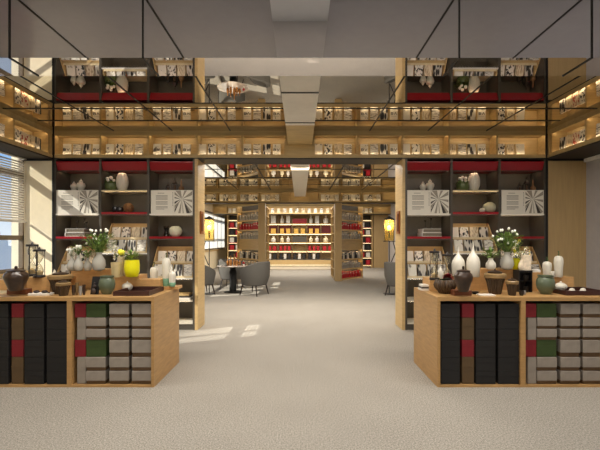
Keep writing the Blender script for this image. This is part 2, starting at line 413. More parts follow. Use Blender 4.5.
shade(15.7, 22.5, 'sunlit white cloth blind over the far left window')
blind(4.09, 6.19, 1.665, 2.655, 'pale venetian blind half lowered over the near left window')

# ------------------------------------------------------------------ books
CK = ['plain', 'brush', 'streak', 'lines', 'photo']
cov = {'plain': cover('cover_plain', 'plain', (232, 226, 210), (150, 142, 128)),
       'brush': cover('cover_brush', 'brush', (226, 220, 206), (30, 28, 28)),
       'streak': cover('cover_streak', 'streak', (222, 208, 178), (120, 96, 66)),
       'lines': cover('cover_lines', 'lines', (224, 218, 204), (96, 88, 78)),
       'photo': cover('cover_photo', 'photo', (204, 198, 184), (36, 32, 30)),
       'red': cover('cover_red', 'brush', (214, 200, 176), (160, 62, 44))}
cdesc = {'plain': 'plain pale', 'brush': 'black brush-marked', 'streak': 'tan-streaked', 'lines': 'grey-lined', 'photo': 'grey mottled', 'red': 'rust-blotched', 'bv': 'big-lettered'}
ink = mat('ink', (44, 38, 34), .6)
spinew = mat('book_spine', (70, 62, 54), .6)
def strokes(mb, pts, wd, y):
    for (a, b_) in pts:
        a = Vector((a[0], 0, a[1])); b2 = Vector((b_[0], 0, b_[1])); d = (b2 - a); nrm = Vector((-d.z, 0, d.x)).normalized() * wd / 2
        mb.quad([(a - nrm) + Vector((0, y, 0)), (a + nrm) + Vector((0, y, 0)), (b2 + nrm) + Vector((0, y, 0)), (b2 - nrm) + Vector((0, y, 0))])
BP = {}
def book_proto(kind, wd, hh, th=.03):
    """standing book, front towards -Y, base at z=0"""
    key = (kind, wd, hh)
    if key in BP: return None, BP[key]
    t = thing('book', 'x', 'book')
    cm = cov['lines' if kind == 'bv' else kind]
    c_ = MB().box(-wd / 2, wd / 2, -th / 2, -th / 2 + .004, 0, hh).box(-wd / 2, wd / 2, th / 2 - .004, th / 2, 0, hh).box(-wd / 2, -wd / 2 + .005, -th / 2, th / 2, 0, hh)
    c_.build('cover', cov['plain'] if kind == 'bv' else cm, t)
    MB().box(-wd / 2 + .005, wd / 2 - .003, -th / 2 + .004, th / 2 - .004, .003, hh - .003).build('pages', paper, t)
    if kind == 'bv':
        s = MB(); y = -th / 2 - .0008; q = wd
        x0 = -q * .38; z0 = hh * .42; hz = hh * .2; lw = q * .07
        strokes(s, [((x0, z0), (x0, z0 + hz)), ((x0, z0 + hz), (x0 + q * .26, z0 + hz * .9)), ((x0, z0 + hz * .5), (x0 + q * .26, z0 + hz * .5)), ((x0, z0), (x0 + q * .26, z0 + hz * .1)),
                    ((x0 + q * .26, z0 + hz * .9), (x0 + q * .26, z0 + hz * .1)), ((x0 + q * .42, z0 + hz), (x0 + q * .57, z0)), ((x0 + q * .57, z0), (x0 + q * .74, z0 + hz))], lw, y)
        strokes(s, [((x0, hh * v), (x0 + q * .7, hh * v)) for v in (.12, .17, .22, .75)], hh * .012, y)
        s.build('lettering', ink, t)
    BP[key] = t
    return t, t
def place_book(kind, wd, hh, loc, rot, label, group):
    new, p = book_proto(kind, wd, hh)
    if new: new.location = loc; new.rotation_euler = rot; new['label'] = label; new['group'] = group; return new
    return dup(p, loc, rot, label, group)

def bay_books(i, name, group, D, xc0, wd, hh, z, seq, pitch, off):
    for j, kd in enumerate(seq):
        X = xc0 + off + j * pitch
        hj = hh * (1 if kd != 'plain' else .97)
        place_book(kd, wd, hh, (X, D + .06 + .01 * ((j + i) % 2), z), (R(-4), 0, 0), '%s book, %s from the left in the %s' % (cdesc[kd], ORD[j], name), group)
P_ = ['plain', 'brush', 'streak', 'lines']; Q_ = ['bv', 'lines', 'photo', 'bv']
zb = Z1 + .058
first_px = [(66, Q_), (109, P_), (157, Q_), (202.5, P_), (248, Q_), None, (320, P_), (366.3, Q_), (408.5, P_), (455, ['streak', 'lines', 'photo', 'bv']), (504, ['brush', 'streak', 'plain'])]
nm = ['leftmost compartment of the wide header shelf', 'header above the left bookcase middle column', 'header above the left bookcase right column',
      'first header compartment over the opening', 'header compartment left of the centre block', None, 'header compartment right of the centre block', 'last header compartment over the opening',
      'header above the right bookcase left column', 'header above the right bookcase middle column', 'rightmost compartment of the wide header shelf']
for i, fp in enumerate(first_px):
    if fp is None: continue
    bay_books(i, nm[i], 'books in the wide header shelf', D0, fx(fp[0], D0), .120, .190, zb, fp[1], .154, -.02)
# side bulkhead books
for sgn, side in ((-1, 'left'), (1, 'right')):
    Xf = (BL if sgn < 0 else BR) + sgn * .06
    for bj, bn in enumerate(['corner compartment', 'second compartment', 'third compartment']):
        ks = [['photo', 'streak', 'red', 'brush'], ['lines', 'brush', 'plain', 'photo'], ['streak', 'plain', 'brush', 'lines']][bj]
        for j, kd in enumerate(ks):
            y = 6.12 - bj * .74 - .19 - j * .145
            place_book(kd, .128, .2, (Xf, y, zb), (0, R(4) * sgn * 1, R(-90) * sgn * -1 if sgn < 0 else R(-90)), '%s book, %s from the corner, %s, %s side header' % (cdesc[kd], ORD[j], bn, side), 'books in the side headers')

# ------------------------------------------------------------------ bookcases beside the portal
DB = D0 + .40
def px(x): return fx(x, D0)
def pz(y): return fz(y, D0)
UP = [53.5, 100.2, 148.2, 195]
warm_led = emis('shelf_led', (255, 228, 184), 16)
def bookcase(off, side):
    X0 = px(UP[0] + off); cx = (px(UP[0] + off) + px(UP[3] + off)) / 2
    t = thing('bookcase', 'dark grey three-column bookcase with red shelves %s of the wide opening' % side, 'bookcase', (cx, D0, 0))
    def lx(x): return px(x + off) - cx
    b = MB().box(lx(UP[0]), lx(UP[3]), .40, .43, 0, Z1 - .002); b.build('back_panel', dark, t)
    for i, u in enumerate(UP):
        w2 = .018; xx = lx(u)
        if i == 0: xx += .018
        if i == 3: xx -= .018
        MB().box(xx - w2, xx + w2, 0.0, .40, 0, Z1 - .002).build('upright', dark, t)
    lxs = [(lx(UP[i]) + (.036 if i == 0 else .018), lx(UP[i + 1]) - (.036 if i == 2 else .018)) for i in range(3)]
    for ci, (a, b_) in enumerate(lxs):
        # red sloping canopy under the header
        m = MB().prism([(0.005, pz(161.3)), (0.005, pz(162.3)), (.05, fz(170.3, 6.27)), (.39, fz(170.3, 6.27)), (.39, pz(161.3))], 'x', a, b_)
        m.build('red_canopy', red, t)
        # boards
        if ci == 1:
            MB().box(a, b_, 0.0, .40, pz(191.5), pz(190)).build('shelf', mat('pale_oak', (222, 204, 164), .4), t)
            MB().box(a, b_, 0.0, .40, pz(214), pz(212)).build('red_shelf', red, t)
            MB().box(a, b_, 0.0, .40, pz(254.2), pz(253)).build('shelf', white, t)
            zs = (278, 300.5, 323)
        else:
            MB().box(a, b_, 0.0, .40, pz(215), pz(213.7)).build('shelf', white, t)
            MB().box(a, b_, 0.05, .40, pz(190.8), pz(190)).build('shelf', dark, t)
            MB().box(a, b_, 0.0, .40, pz(238.6), pz(236.5)).build('red_shelf', red, t)
            MB().box(a, b_, 0.0, .40, pz(279.3), pz(278)).build('shelf', white, t)
            zs = (300.5, 323)
        for z in zs: MB().box(a, b_, 0.0, .40, pz(z + 1.2), pz(z)).build('shelf', mat('pale_board', (214, 206, 188), .5), t)
        for z in ( pz(215.3) if ci != 1 else pz(192), pz(239) if ci != 1 else pz(214.2), pz(279.6) if ci != 1 else pz(254.5), pz(302)):
            MB().box(a, b_, .012, .020, z - .016, z + .0).build('lip', dark, t)
            q_ = MB(); hid(a + .02, b_ - .02, .022, z - .015, z, q_); q_.build('led_strip', warm_led, t)
        z = fz(170.3, 6.27); MB().box(a, b_, .07, .078, z - .014, z).build('lip', dark, t); q_ = MB(); hid(a + .02, b_ - .02, .08, z - .013, z, q_); q_.build('led_strip', warm_led, t)
        MB().box(a, b_, 0.02, .40, 0, .085).build('plinth', dark, t)
    return t, [(px(UP[i] + off) + .03, px(UP[i + 1] + off) - .03) for i in range(3)]
OFFL, OFFR = 0, 351.5
bcl, colsL = bookcase(OFFL, 'left'); bcr, colsR = bookcase(OFFR, 'right')

# sloping book racks, two tiers of four
def rack(a, b_, z0, z1, label):
    cx = (a + b_) / 2; wd = b_ - a; h = z1 - z0
    t = thing('book_rack', label, 'book rack', (cx, D0 + .012, z0), 0, 'sloping oak racks in the bookcases')
    for s in (-1, 1):
        p = [(0, 0), (.36, 0), (.36, h), (.30, h), (0, .07)]
        MB().prism(p, 'x', s * (wd / 2 - .016), s * wd / 2).build('side_panel', wood, t)
    MB().box(-wd / 2 + .016, wd / 2 - .016, .34, .36, 0, h).build('back_panel', wood, t)
    s = MB(); s.box(-wd / 2 + .016, wd / 2 - .016, .0, .34, 0, .014); s.box(-wd / 2 + .016, wd / 2 - .016, .17, .34, .014, h * .46)
    s.build('tier', wood, t)
    l = MB(); l.box(-wd / 2 + .016, wd / 2 - .016, -.004, .012, 0, .03); l.box(-wd / 2 + .016, wd / 2 - .016, .165, .175, h * .46, h * .46 + .03); l.build('lip', mat('pale_oak', (222, 204, 164)), t)
    return t
RK = {0: ('left', 246.5, 278), 1: ('middle', 223.5, 253), 2: ('right', 246.5, 278)}
for side, cols in (('left', colsL), ('right', colsR)):
    for ci, (a, b_) in enumerate(cols):
        cn, yt, yb = RK[ci]; z0 = pz(yb); z1 = fz(yt, 6.58)
        rack(a, b_, z0, z1, 'sloping oak book rack in the %s column of the %s bookcase' % (cn, side))
        wd = b_ - a; pit = (wd - .05) / 4; h = z1 - z0
        for tier in (0, 1):
            for j in range(4):
                kd = [['plain', 'photo', 'photo', 'lines'], ['plain', 'brush', 'streak', 'photo']][tier][j]
                X = a + .025 + pit * (j + .5)
                place_book(kd, pit * .86, .19, (X, D0 + .012 + (.055 if tier == 0 else .225), z0 + (.018 if tier == 0 else h * .46 + .002)), (R(-12), 0, 0),
                           '%s book, %s from left, %s tier, %s rack, %s bookcase' % (cdesc[kd], ORD[j], 'lower' if tier == 0 else 'upper', cn, side), 'books in the sloping racks')
# open picture book displays
pm = mat('page_white', (226, 220, 206), .5, var=.01)
def spread(a, b_, label):
    cx = (a + b_) / 2; z0 = pz(213.6); h = pz(190) - z0; wd = b_ - a - .012; mid = wd * .05
    t = thing('open_book', label, 'open book', (cx, D0 + .012, z0), 0, 'open picture books on the bookcases')
    MB().box(-wd / 2, mid - .002, 0, .012, 0, h).build('left_page', pm, t)
    rp_ = MB().box(mid + .002, wd / 2, 0, .012, 0, h).build('right_page', pm, t)
    s = MB()
    for k_ in range(14):
        if k_ in (1, 6, 10): continue
        z = h * (.86 - k_ * .052); x0 = -wd * .38; x1 = x0 + wd * (.28 if k_ not in (0, 13) else .2)
        if k_ == 0: x0 += wd * .04
        s.box(x0, x1, -.0012, 0, z, z + h * .02)
    for k_ in range(10): s.box(mid - wd * .035, mid - wd * .02, -.0012, 0, h * (.34 + k_ * .06), h * (.37 + k_ * .06))
    s.build('printed_text', mat('grey_ink', (120, 112, 102), .7), t)
    ph = MB(); m0 = mid + .01; m1 = wd / 2 - .01; W = m1 - m0; cxp = m0 + W * .42; cz = h * .62; y = -.0015
    random.seed(3)
    for (u0, v0, u1, v1) in [(0, .16, 0, .02), (.0, .50, 0, .40), (.68, 0, .88, 0), (.0, .72, 0, .66)]:
        ph.quad([(m0 + W * u0, y, h * .02 + h * .96 * v0), (m0 + W * u1, y, h * .02 + h * .96 * v1), (cxp + (.02 if u1 > .4 else -.02), y, cz)])
    ph.build('photo_dark_shapes', mat('photo_dark', (58, 52, 46), .5), rp_)
    ph = MB()
    for (u0, v0, u1, v1) in [(0, .2, 0, .34), (.05, 1, .35, 1), (.2, .0, .34, .0), (.46, .0, .52, .0), (.9, .0, 1, .06), (1, .8, 1, .98), (1, .48, 1, .60), (.55, 1, .7, 1), (0, .82, 0, .95), (1, .2, 1, .3)]:
        ph.quad([(m0 + W * u0, y, h * .02 + h * .96 * v0), (m0 + W * u1, y, h * .02 + h * .96 * v1), (cxp, y, cz)])
    ph.build('photo_grey_shapes', mat('photo_grey', (150, 142, 128), .5), rp_)
    return t
for side, cols in (('left', colsL), ('right', colsR)):
    spread(*cols[0], 'open picture book in the left column of the %s bookcase' % side)
    spread(*cols[2], 'open picture book in the right column of the %s bookcase' % side)

# ------------------------------------------------------------------ vessels
def vessel(name, prof, m, label, cat, loc, n=28, rib=0, ribn=0, group=None, sq=1):
    o = MB().lathe(prof, n=n, rib=rib, ribn=ribn, sq=sq).build(name, m, None, loc, smooth=True)
    return tag(o, label, cat, group)
DS = D0 + .17      # depth line of the shelf ornaments
def shelfx(x): return fx(x, DS)
zA = pz(190) + .001
def ginger(cx, h, label, z=zA):
    r = h * .34
    return vessel('lidded_vase', [(r * .5, 0), (r * .55, h * .04), (r * .95, h * .38), (r, h * .5), (r * .8, h * .64), (r * .38, h * .7), (r * .42, h * .74), (r * .45, h * .8), (r * .2, h * .88), (r * .08, h * .92), (r * .1, h * .96), (.002, h)], ivory, label, 'vase', (cx, DS, z))
for off, side in ((0, 'left'), (351.5, 'right')):
    ginger(shelfx(74 + off - (2.5 if off else 0)), .16, 'smaller of two white lidded vases above the open book, %s bookcase' % side)
    ginger(shelfx(81 + off - (2.5 if off else 0)), .20, 'taller of two white lidded vases above the open book, %s bookcase' % side)
    # white ribbed oval vase
    vessel('ribbed_vase', [(.045, 0), (.06, .01), (.085, .08), (.09, .15), (.082, .22), (.055, .285), (.04, .29), (.036, .28)], ivory, 'white ribbed oval vase on the pale shelf of the %s bookcase' % side, 'vase', (shelfx(122.3 + off), DS, pz(190) + .001), n=48, rib=.03, ribn=16)
    # glass bowl with white flowers and greenery
    t = thing('flower_basket', 'round pot of greenery with white blooms, middle shelf of the %s bookcase' % side, 'flower pot', (shelfx(111 + off), DS, pz(190) + .001))
    MB().lathe([(.06, 0), (.095, .04), (.1, .09), (.09, .13), (.085, .13), (.09, .09), (.08, .03)], n=20).build('pot', mat('moss_green_glass', (92, 104, 62), .3), t, smooth=True)
    f = MB(); random.seed(5)
    for k_ in range(46):
        a = random.random() * 2 * PI; f.leaf((math.cos(a) * .03, math.sin(a) * .03, .08 + random.random() * .04), (math.cos(a), math.sin(a), random.uniform(.1, 1.4)), random.uniform(.07, .13), .03)
    f.build('foliage', mat('leaf_green', (112, 138, 66), .6, var=.3), t)
    f = MB()
    for (x, y, z) in [(-.03, -.04, .17), (.03, -.05, .2), (0, 0, .22), (-.05, -.02, .2), (.05, 0, .17)]: f.ball((x, y, z), .026, n=8)
    f.build('bloom', mat('petal_white', (240, 238, 226), .6), t, smooth=True)
    MB().tube((-.085, 0, .1), (-.07, 0, .26), .004).tube((.085, 0, .1), (.06, 0, .28), .004).build('handle', mat('twig', (90, 70, 45)), t)
# ornaments on the red middle shelf
vessel('woven_sphere', [(.01, 0), (.05, .012), (.078, .06), (.08, .085), (.07, .12), (.04, .148), (.005, .155)], mat('wicker', (120, 84, 50), .8, var=.6, scale=60), 'brown woven sphere on the red shelf in the left bookcase', 'ornament', (shelfx(128.5), DS, pz(212) + .001), rib=.06, ribn=8, n=32)
vessel('small_jar', [(.04, 0), (.055, .02), (.06, .06), (.05, .095), (.02, .105)], mat('black_ceramic', (28, 26, 26), .3), 'small black jar left of the pair on the red middle shelf', 'jar', (shelfx(115.5), DS, pz(212) + .001))
vessel('small_jar', [(.04, 0), (.055, .02), (.06, .05), (.045, .09), (.02, .1)], mat('black_ceramic', (28, 26, 26), .3), 'small black jar beside the brown woven sphere', 'jar', (shelfx(120.8), DS - .03, pz(212) + .001))
vessel('round_vase', [(.05, 0), (.09, .03), (.108, .08), (.09, .13), (.05, .155), (.03, .165), (.03, .15)], mat('celadon', (188, 184, 156), .35), 'rounded sage ceramic vase on the red shelf in the right bookcase', 'vase', (shelfx(489.5), DS, pz(212) + .001))
vessel('small_bowl', [(.02, 0), (.04, .015), (.045, .04), (.03, .065), (.01, .07)], ivory, 'small white pot beside the sage vase on the red shelf', 'pot', (shelfx(481), DS - .05, pz(212) + .001))
tag(MB().tube((0, 0, 0), (.01, 0, .22), .003).tube((0, 0, .15), (.03, 0, .19), .002).tube((0, 0, .1), (-.03, 0, .15), .002).lathe([(.02, 0), (.02, .02), (.01, .05), (.002, .06)], n=10).build('twig_stand', mat('twig', (90, 70, 45)), None, (shelfx(485), DS + .1, pz(212) + .001)), 'thin dry twig ornament behind the sage vase', 'ornament')
# lanterns over the right column books
lant = mat('lantern_black', (34, 28, 24), .4)
def lantern(x, h, label):
    r = h * .17; t = thing('lantern', label, 'lantern', (x, DS, zA))
    MB().box(-r, r, -r, r, 0, h * .08).build('base', lant, t)
    p = MB()
    for sx in (-1, 1):
        for sy in (-1, 1): p.box(sx * r * .95 - .004, sx * r * .95 + .004, sy * r * .95 - .004, sy * r * .95 + .004, h * .08, h * .5)
    p.build('corner_bar', lant, t); MB().lathe([(r * .55, h * .08), (r * .55, h * .4), (.002, h * .42)], n=12).build('candle', mat('brown_candle', (88, 64, 44)), t)
    MB().lathe([(r * 1.45, h * .5), (r * 1.2, h * .54), (r * .3, h * .78), (r * .2, h * .8), (r * .3, h * .86), (.003, h)], n=4).build('roof', lant, t, rot=(0, 0, R(45)))
for off, side in ((0, 'left'), (351.5, 'right')):
    lantern(shelfx(168 + off), .15, 'smaller black lantern above the right-column open book, %s bookcase' % side)
    lantern(shelfx(174.8 + off), .23, 'taller black lantern above the right-column open book, %s bookcase' % side)
    vessel('gourd_vase', [(.03, 0), (.045, .03), (.04, .06), (.015, .085), (.012, .13), (.004, .19)], mat('gourd_brown', (134, 100, 66), .5), 'small brown gourd vase beside the lanterns in the %s bookcase' % side, 'vase', (shelfx(181.3 + off), DS, zA))
# stacked books + candle holders (left column)
zr = pz(236.5) + .001
for off, side in ((0, 'left'), (349.5, 'right')):
    for k_ in range(2):
        t = thing('large_book', '%s of two large white books stacked on the red shelf, %s bookcase' % (['lower', 'upper'][k_], side), 'book', (shelfx(79.5 + off), DS - .02, zr + k_ * .062), 0, 'large stacked books')
        wd = .31 if k_ == 0 else .29
        MB().box(-wd / 2, wd / 2, -.12, .12, 0, .006).box(-wd / 2, wd / 2, -.12, .12, .053, .059).box(-wd / 2, -wd / 2 + .012, -.12, .12, .006, .053).build('cover', white, t)
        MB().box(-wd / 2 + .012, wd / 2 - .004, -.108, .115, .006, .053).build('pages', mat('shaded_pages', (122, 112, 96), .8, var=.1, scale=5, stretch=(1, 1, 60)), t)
    top = zr + .125
    for k_, (x, hh, dy) in enumerate([(78.2, .13, -.03), (84.5, .17, 0.0), (88.2, .11, -.05)]):
        if side == 'right' and k_ == 2: continue
        tag(MB().lathe([(.03, 0), (.028, .008), (.006, .02), (.006, hh * .5), (.012, hh * .55), (.006, hh * .6), (.007, hh * .8), (.026, hh * .93), (.03, hh), (.02, hh)], n=14).build('candle_holder', lant, None, (shelfx(x + off - (3 if off else 0)), DS + dy, top), smooth=True),
            'black candle holder, %s from the left on the stacked books, %s bookcase' % (ORD[k_], side), 'candle holder', 'black candle holders on the book stacks')
# vases on the red shelf, right column of left case
vessel('glass_vase', [(.045, 0), (.05, .01), (.035, .07), (.03, .11), (.045, .17), (.047, .17), (.034, .11)], clear('smoky_glass', (150, 140, 128), .1, .1, (110, 100, 90)), 'smoky glass vase on the red shelf, right column of left bookcase', 'vase', (shelfx(166.3), DS, zr))
vessel('round_vase', [(.05, 0), (.085, .03), (.105, .085), (.09, .135), (.06, .16), (.05, .165), (.045, .15)], mat('celadon_light', (206, 204, 178), .35), 'round pale vase beside the smoky glass one, left bookcase', 'vase', (shelfx(175.5), DS, zr), n=32, rib=.02, ribn=8)
# low shelf contents
for ci, (x, y) in enumerate([(184, 300.3), (160, 300.3)]):
    z = pz(y) + .002
    for k_ in range(3):
        tag(MB().box(-.13 + .01 * k_, .13 - .012 * k_, -.1, .1, 0, .028).build('flat_book', [white, spinew, wood][(k_ + ci) % 3], None, (shelfx(x), DS, z + k_ * .03)),
            'flat book, %s from the bottom of the %s pile on the low shelf, left bookcase' % (ORD[k_], ['right', 'left'][ci]), 'book', 'flat books on the low shelf')

# ------------------------------------------------------------------ display tables
TH = .858
def display_table(x0, side):
    W = 170.7 * 3.8 / 400; dp = .79; y0 = 3.80
    t = thing('display_table', 'oak display table with boxes in its open front, %s side of the aisle' % side, 'display table', (x0, y0, 0))
    s = 3.8 / 400
    MB().box(0, W, 0, dp, TH - .038, TH).build('tabletop', woodt, t, bevel=.002)
    MB().box(0, .027, .0, dp, .0, TH - .038).build('side_panel', woodt, t); MB().box(W - .027, W, .0, dp, .0, TH - .038).build('side_panel', woodt, t)
    MB().box(83.5 * s, 88.2 * s, .0, .40, .02, TH - .038).build('divider', woodt, t)
    MB().box(.027, W - .027, 0, dp, 0, .02).build('bottom_panel', woodt, t)
    MB().box(.027, W - .027, .40, dp - .0, .02, TH - .038).build('back_panel', woodt, t)
    l = MB(); l.box(.028, 83.5 * s - .001, .39, .399, .021, TH - .039); l.box(88.2 * s + .001, W - .028, .39, .399, .021, TH - .039); l.build('lining', blk, t)
    # boxes
    bx = {'black': mat('box_black', (26, 24, 23), .7, var=.1), 'red': mat('box_red', (122, 24, 32), .7), 'brown': mat('box_brown', (88, 68, 42), .7), 'white': mat('box_grey', (146, 136, 124), .8), 'green': mat('box_green', (56, 72, 32), .7)}
    tanb = mat('box_tan_base', (96, 72, 46), .7)
    yE = [303.5, 317.5, 328.7, 339.8, 356.8, 370.6, 383.8]
    def z_(y): return H - (y - 240) * 3.83 / 400
    def bxx(col, a, b_, ya, yb, label, base=False, d=.02):
        xa, xb = x0 + (a - 437.5) * s, x0 + (b_ - 437.5) * s; zt, zb_ = z_(ya), z_(yb)
        h = zt - zb_ - .003
        o = thing('storage_box', label, 'storage box', ((xa + xb) / 2, y0 + d, zb_), 0, 'storage boxes in the display tables'); wd = xb - xa - .002
        f = .26 if base else 0
        MB().box(-wd / 2, wd / 2, 0, .3, h * f, h).build('body', bx[col], o, bevel=.003)
        if base: MB().box(-wd / 2 + .004, wd / 2 - .004, .012, .3, 0, h * f).build('base', tanb, o)
        else: MB().box(-wd / 2 - .001, wd / 2 + .001, -.002, .02, h * .62, h * .66).build('lid_edge', bx[col], o)
    for cn, (a, b_) in (('leftmost', (441.8, 460.8)), ('middle', (477, 496.7)), ('rightmost', (499.4, 520.3))):
        for r_ in range(6): bxx('black', a, b_, yE[r_], yE[r_ + 1], 'black storage box, %s from the top in the %s black column, %s table' % (ORD[r_], cn, side))
    for a, b_, c1, c2, d1, d2, wh in ((463.3, 475.6, 'red', 'brown', 'red', 'brown', 'beside the black boxes'), (527, 538.3, 'red', 'white', 'red', 'grey', 'beside the green boxes')):
        bxx(c1, a, b_, yE[0], yE[1], 'upper %s storage box %s, %s table' % (d1, wh, side), d=.03); bxx(c2, a if c2 != 'white' else a + 2.5, b_, yE[1], yE[3], 'upper %s upright storage box %s, %s table' % (d2, wh, side), d=.03)
        bxx(c1, a, b_, yE[3], yE[4], 'lower %s storage box %s, %s table' % (d1, wh, side), d=.03); bxx(c2, a if c2 != 'white' else a + 2.5, b_, yE[4], yE[6], 'lower %s upright storage box %s, %s table' % (d2, wh, side), d=.03)
    a, b_ = 538.6, 558.6
    bxx('green', a, b_, yE[0], yE[1], 'upper dark green storage box in the %s table' % side, d=.03); bxx('green', a, b_, yE[3], yE[4], 'lower dark green storage box in the %s table' % side, d=.03)
    for r_, w_ in ((1, 'right under the upper green box'), (2, 'second under the upper green box'), (4, 'right under the lower green box'), (5, 'at the bottom below the green boxes')):
        bxx('white', a, b_, yE[r_], yE[r_ + 1], 'grey linen storage box %s, %s table' % (w_, side), True)
    for cn, (a, b_) in (('left-hand', (562.2, 582)), ('right-hand', (584.8, 604.6))):
        for r_ in range(6): bxx('white', a, b_, yE[r_], yE[r_ + 1], 'grey linen storage box, %s from the top in the %s grey column, %s table' % (ORD[r_], cn, side), True)
XTL = (-16.7 - 300) * 3.8 / 400; XTR = (437.5 - 300) * 3.8 / 400
display_table(XTL, 'left'); display_table(XTR, 'right')

# ------------------------------------------------------------------ wares on the tables
riser_m = mat('riser_oak', (194, 150, 96), .45, var=.1, scale=3, stretch=(6, 1, 14))
def Dof(y, z=TH): return 400 * (H - z) / (y - 240)
def riser(xa, xb, ytop, ybase, dp, label, z=TH):
    """wooden block standing on the table; its front foot at ybase"""
    D = Dof(ybase, z); zt = fz(ytop, D)
    o = MB().box(-(xb - xa) * D / 800, (xb - xa) * D / 800, 0, dp, 0, zt - z).build('riser', riser_m, None, (fx((xa + xb) / 2, D), D, z), bevel=.002)
    tag(o, label, 'riser', 'wooden risers on the display tables'); return D, zt
dkbrown = mat('brown_glaze', (56, 40, 29), .3, var=.4, scale=14, coat=.2)
rimtan = mat('tan_glaze', (134, 108, 70), .35, var=.2)
redwood = mat('red_brown_block', (104, 58, 34), .5)
greenc = mat('sage_ceramic', (88, 98, 76), .4, var=.1, coat=.2)
def jar_knob(xp, yb, ytop, wpx, z, label, side):
    D = Dof(yb, z); k_ = D / 400; r = wpx * k_ / 2; h = (yb - ytop) * k_
    t = thing('lidded_jar', label, 'jar', (fx(xp, D), D, z))
    MB().lathe([(r * .5, 0), (r * .58, h * .03), (r * .7, h * .2), (r * .95, h * .48), (r, h * .58), (r * .9, h * .7), (r * .72, h * .76), (r * .7, h * .79), (r * .6, h * .79)], n=32, rib=.012, ribn=12).build('body', dkbrown, t, smooth=True)
    ld = MB().lathe([(r * .74, h * .79), (r * .76, h * .82), (r * .4, h * .86), (r * .1, h * .87)], n=28).build('lid', mat('dark_lid', (52, 38, 30), .35), t, smooth=True)
    MB().lathe([(r * .09, h * .87), (r * .14, h * .93), (r * .1, h), (.002, h)], n=12).build('knob', mat('dark_lid', (52, 38, 30)), ld, smooth=True)
def block(xa, xb, yt, yb, dp, label):
    D = Dof(yb); zt = fz(yt, D)
    tag(MB().box(-(xb - xa) * D / 800, (xb - xa) * D / 800, 0, dp, 0, zt - TH).build('stand_block', redwood, None, (fx((xa + xb) / 2, D), D, TH), bevel=.003), label, 'stand')
    return D, zt
def drum(xp, yb, yt, wpx, label, knob=True, z=TH):
    """fluted drum jar: wide tan rim, ribbed tapering body, dark lid"""
    D = Dof(yb, z); k_ = D / 400; r = wpx * k_ / 2; h = (yb - yt) * k_
    t = thing('fluted_jar', label, 'jar', (fx(xp, D), D, z))
    MB().lathe([(r * .5, 0), (r * .55, h * .05), (r * .72, h * .45), (r * .86, h * .64)], n=80, rib=.05, ribn=20).build('body', mat('fluted_brown', (70, 53, 36), .4, var=.5, scale=5, stretch=(8, 8, 1)), t, smooth=True)
    MB().lathe([(r * .86, h * .62), (r, h * .66), (r, h * .78), (r * .9, h * .82), (r * .62, h * .83)], n=32).build('rim', rimtan, t, smooth=True)
    l = MB().lathe([(r * .64, h * .83), (r * .66, h * .88), (r * .3, h * .93), (r * .06, h * .94)], n=28).build('lid', mat('dark_lid', (52, 38, 30)), t, smooth=True)
    if knob: MB().lathe([(r * .07, h * .93), (r * .09, h * .97), (.002, h)], n=10).build('knob', mat('dark_lid', (52, 38, 30)), l, smooth=True)
def green_jar(xp, yb, yt, wpx, label):
    D = Dof(yb); k_ = D / 400; r = wpx * k_ / 2; h = (yb - yt) * k_
    vessel('green_jar', [(r * .5, 0), (r * .56, h * .02), (r * .9, h * .3), (r, h * .52), (r * .92, h * .78), (r * .74, h * .9), (r * .82, h * .93), (r * .84, h), (r * .74, h), (r * .7, h * .9), (r * .8, h * .7), (r * .5, h * .2)], greenc, label, 'jar', (fx(xp, D), D, TH), n=32)
def hourglass(xp, D, z, h, r, label):
    t = thing('hourglass', label, 'hourglass', (fx(xp, D), D, z))
    for (a, b_) in ((0, .022), (h - .022, h)):
        MB().lathe([(r, a), (r * 1.04, (a + b_) / 2), (r, b_)], n=24).build('end_plate', lant, t, smooth=False)
    MB().lathe([(r * .25, h), (r * .15, h + .015), (.002, h + .028)], n=12).build('finial', lant, t)
    for k_ in range(3):
        a = PI / 6 + k_ * PI * 2 / 3; MB().tube((r * .86 * math.cos(a), r * .86 * math.sin(a), .02), (r * .86 * math.cos(a), r * .86 * math.sin(a), h - .02), .0036).build('rod', lant, t)
    g = MB().lathe([(r * .55, .024), (r * .7, .06), (r * .68, h * .3), (r * .3, h * .44), (r * .08, h * .5), (r * .3, h * .56), (r * .68, h * .7), (r * .7, h - .06), (r * .55, h - .024)], n=20).build('glass_bulb', clear('clear_glass', (246, 244, 236), .10, .22, (240, 232, 206)), t, smooth=True)
    MB().lathe([(r * .5, .026), (r * .6, .06), (r * .5, h * .2), (.003, h * .26)], n=16).build('sand', mat('sand', (206, 176, 120), .9), g, smooth=True)
def cucumber(xp, yb, yt, wpx, z, label, D=None, stem=True, greenb=False, D_=None):
    D = D or Dof(yb, z); k_ = D / 400; r = wpx * k_ / 2; h = (yb - yt) * k_
    t = thing('tall_vase', label, 'vase', (fx(xp, D), D, z))
    MB().lathe([(r * .7, 0), (r * .82, h * .04), (r * .86, h * .3), (r, h * .7), (r * .96, h * .86), (r * .7, h * .96), (r * .2, h), (.002, h)], n=32, rib=.02, ribn=8).build('body', ivory, t, smooth=True)
    if greenb: MB().lathe([(r * .76, 0), (r * .95, h * .1), (r * .92, h * .26), (r * .86, h * .28)], n=24).build('green_glaze', mat('green_glass', (120, 160, 130), .2), t, smooth=True)
    if stem:
        s = MB().tube((0, 0, h * .98), (.004, 0, h + .03), .004).tube((.004, 0, h + .03), (-.006, 0, h + .05), .003)
        s.leaf((0, 0, h + .01), (1, 0, .8), .03, .012).leaf((0, 0, h + .01), (-1, 0, .6), .03, .012).ball((0, 0, h + .045), .008, n=6)
        s.build('stem', mat('stem_green', (70, 96, 50)), t)
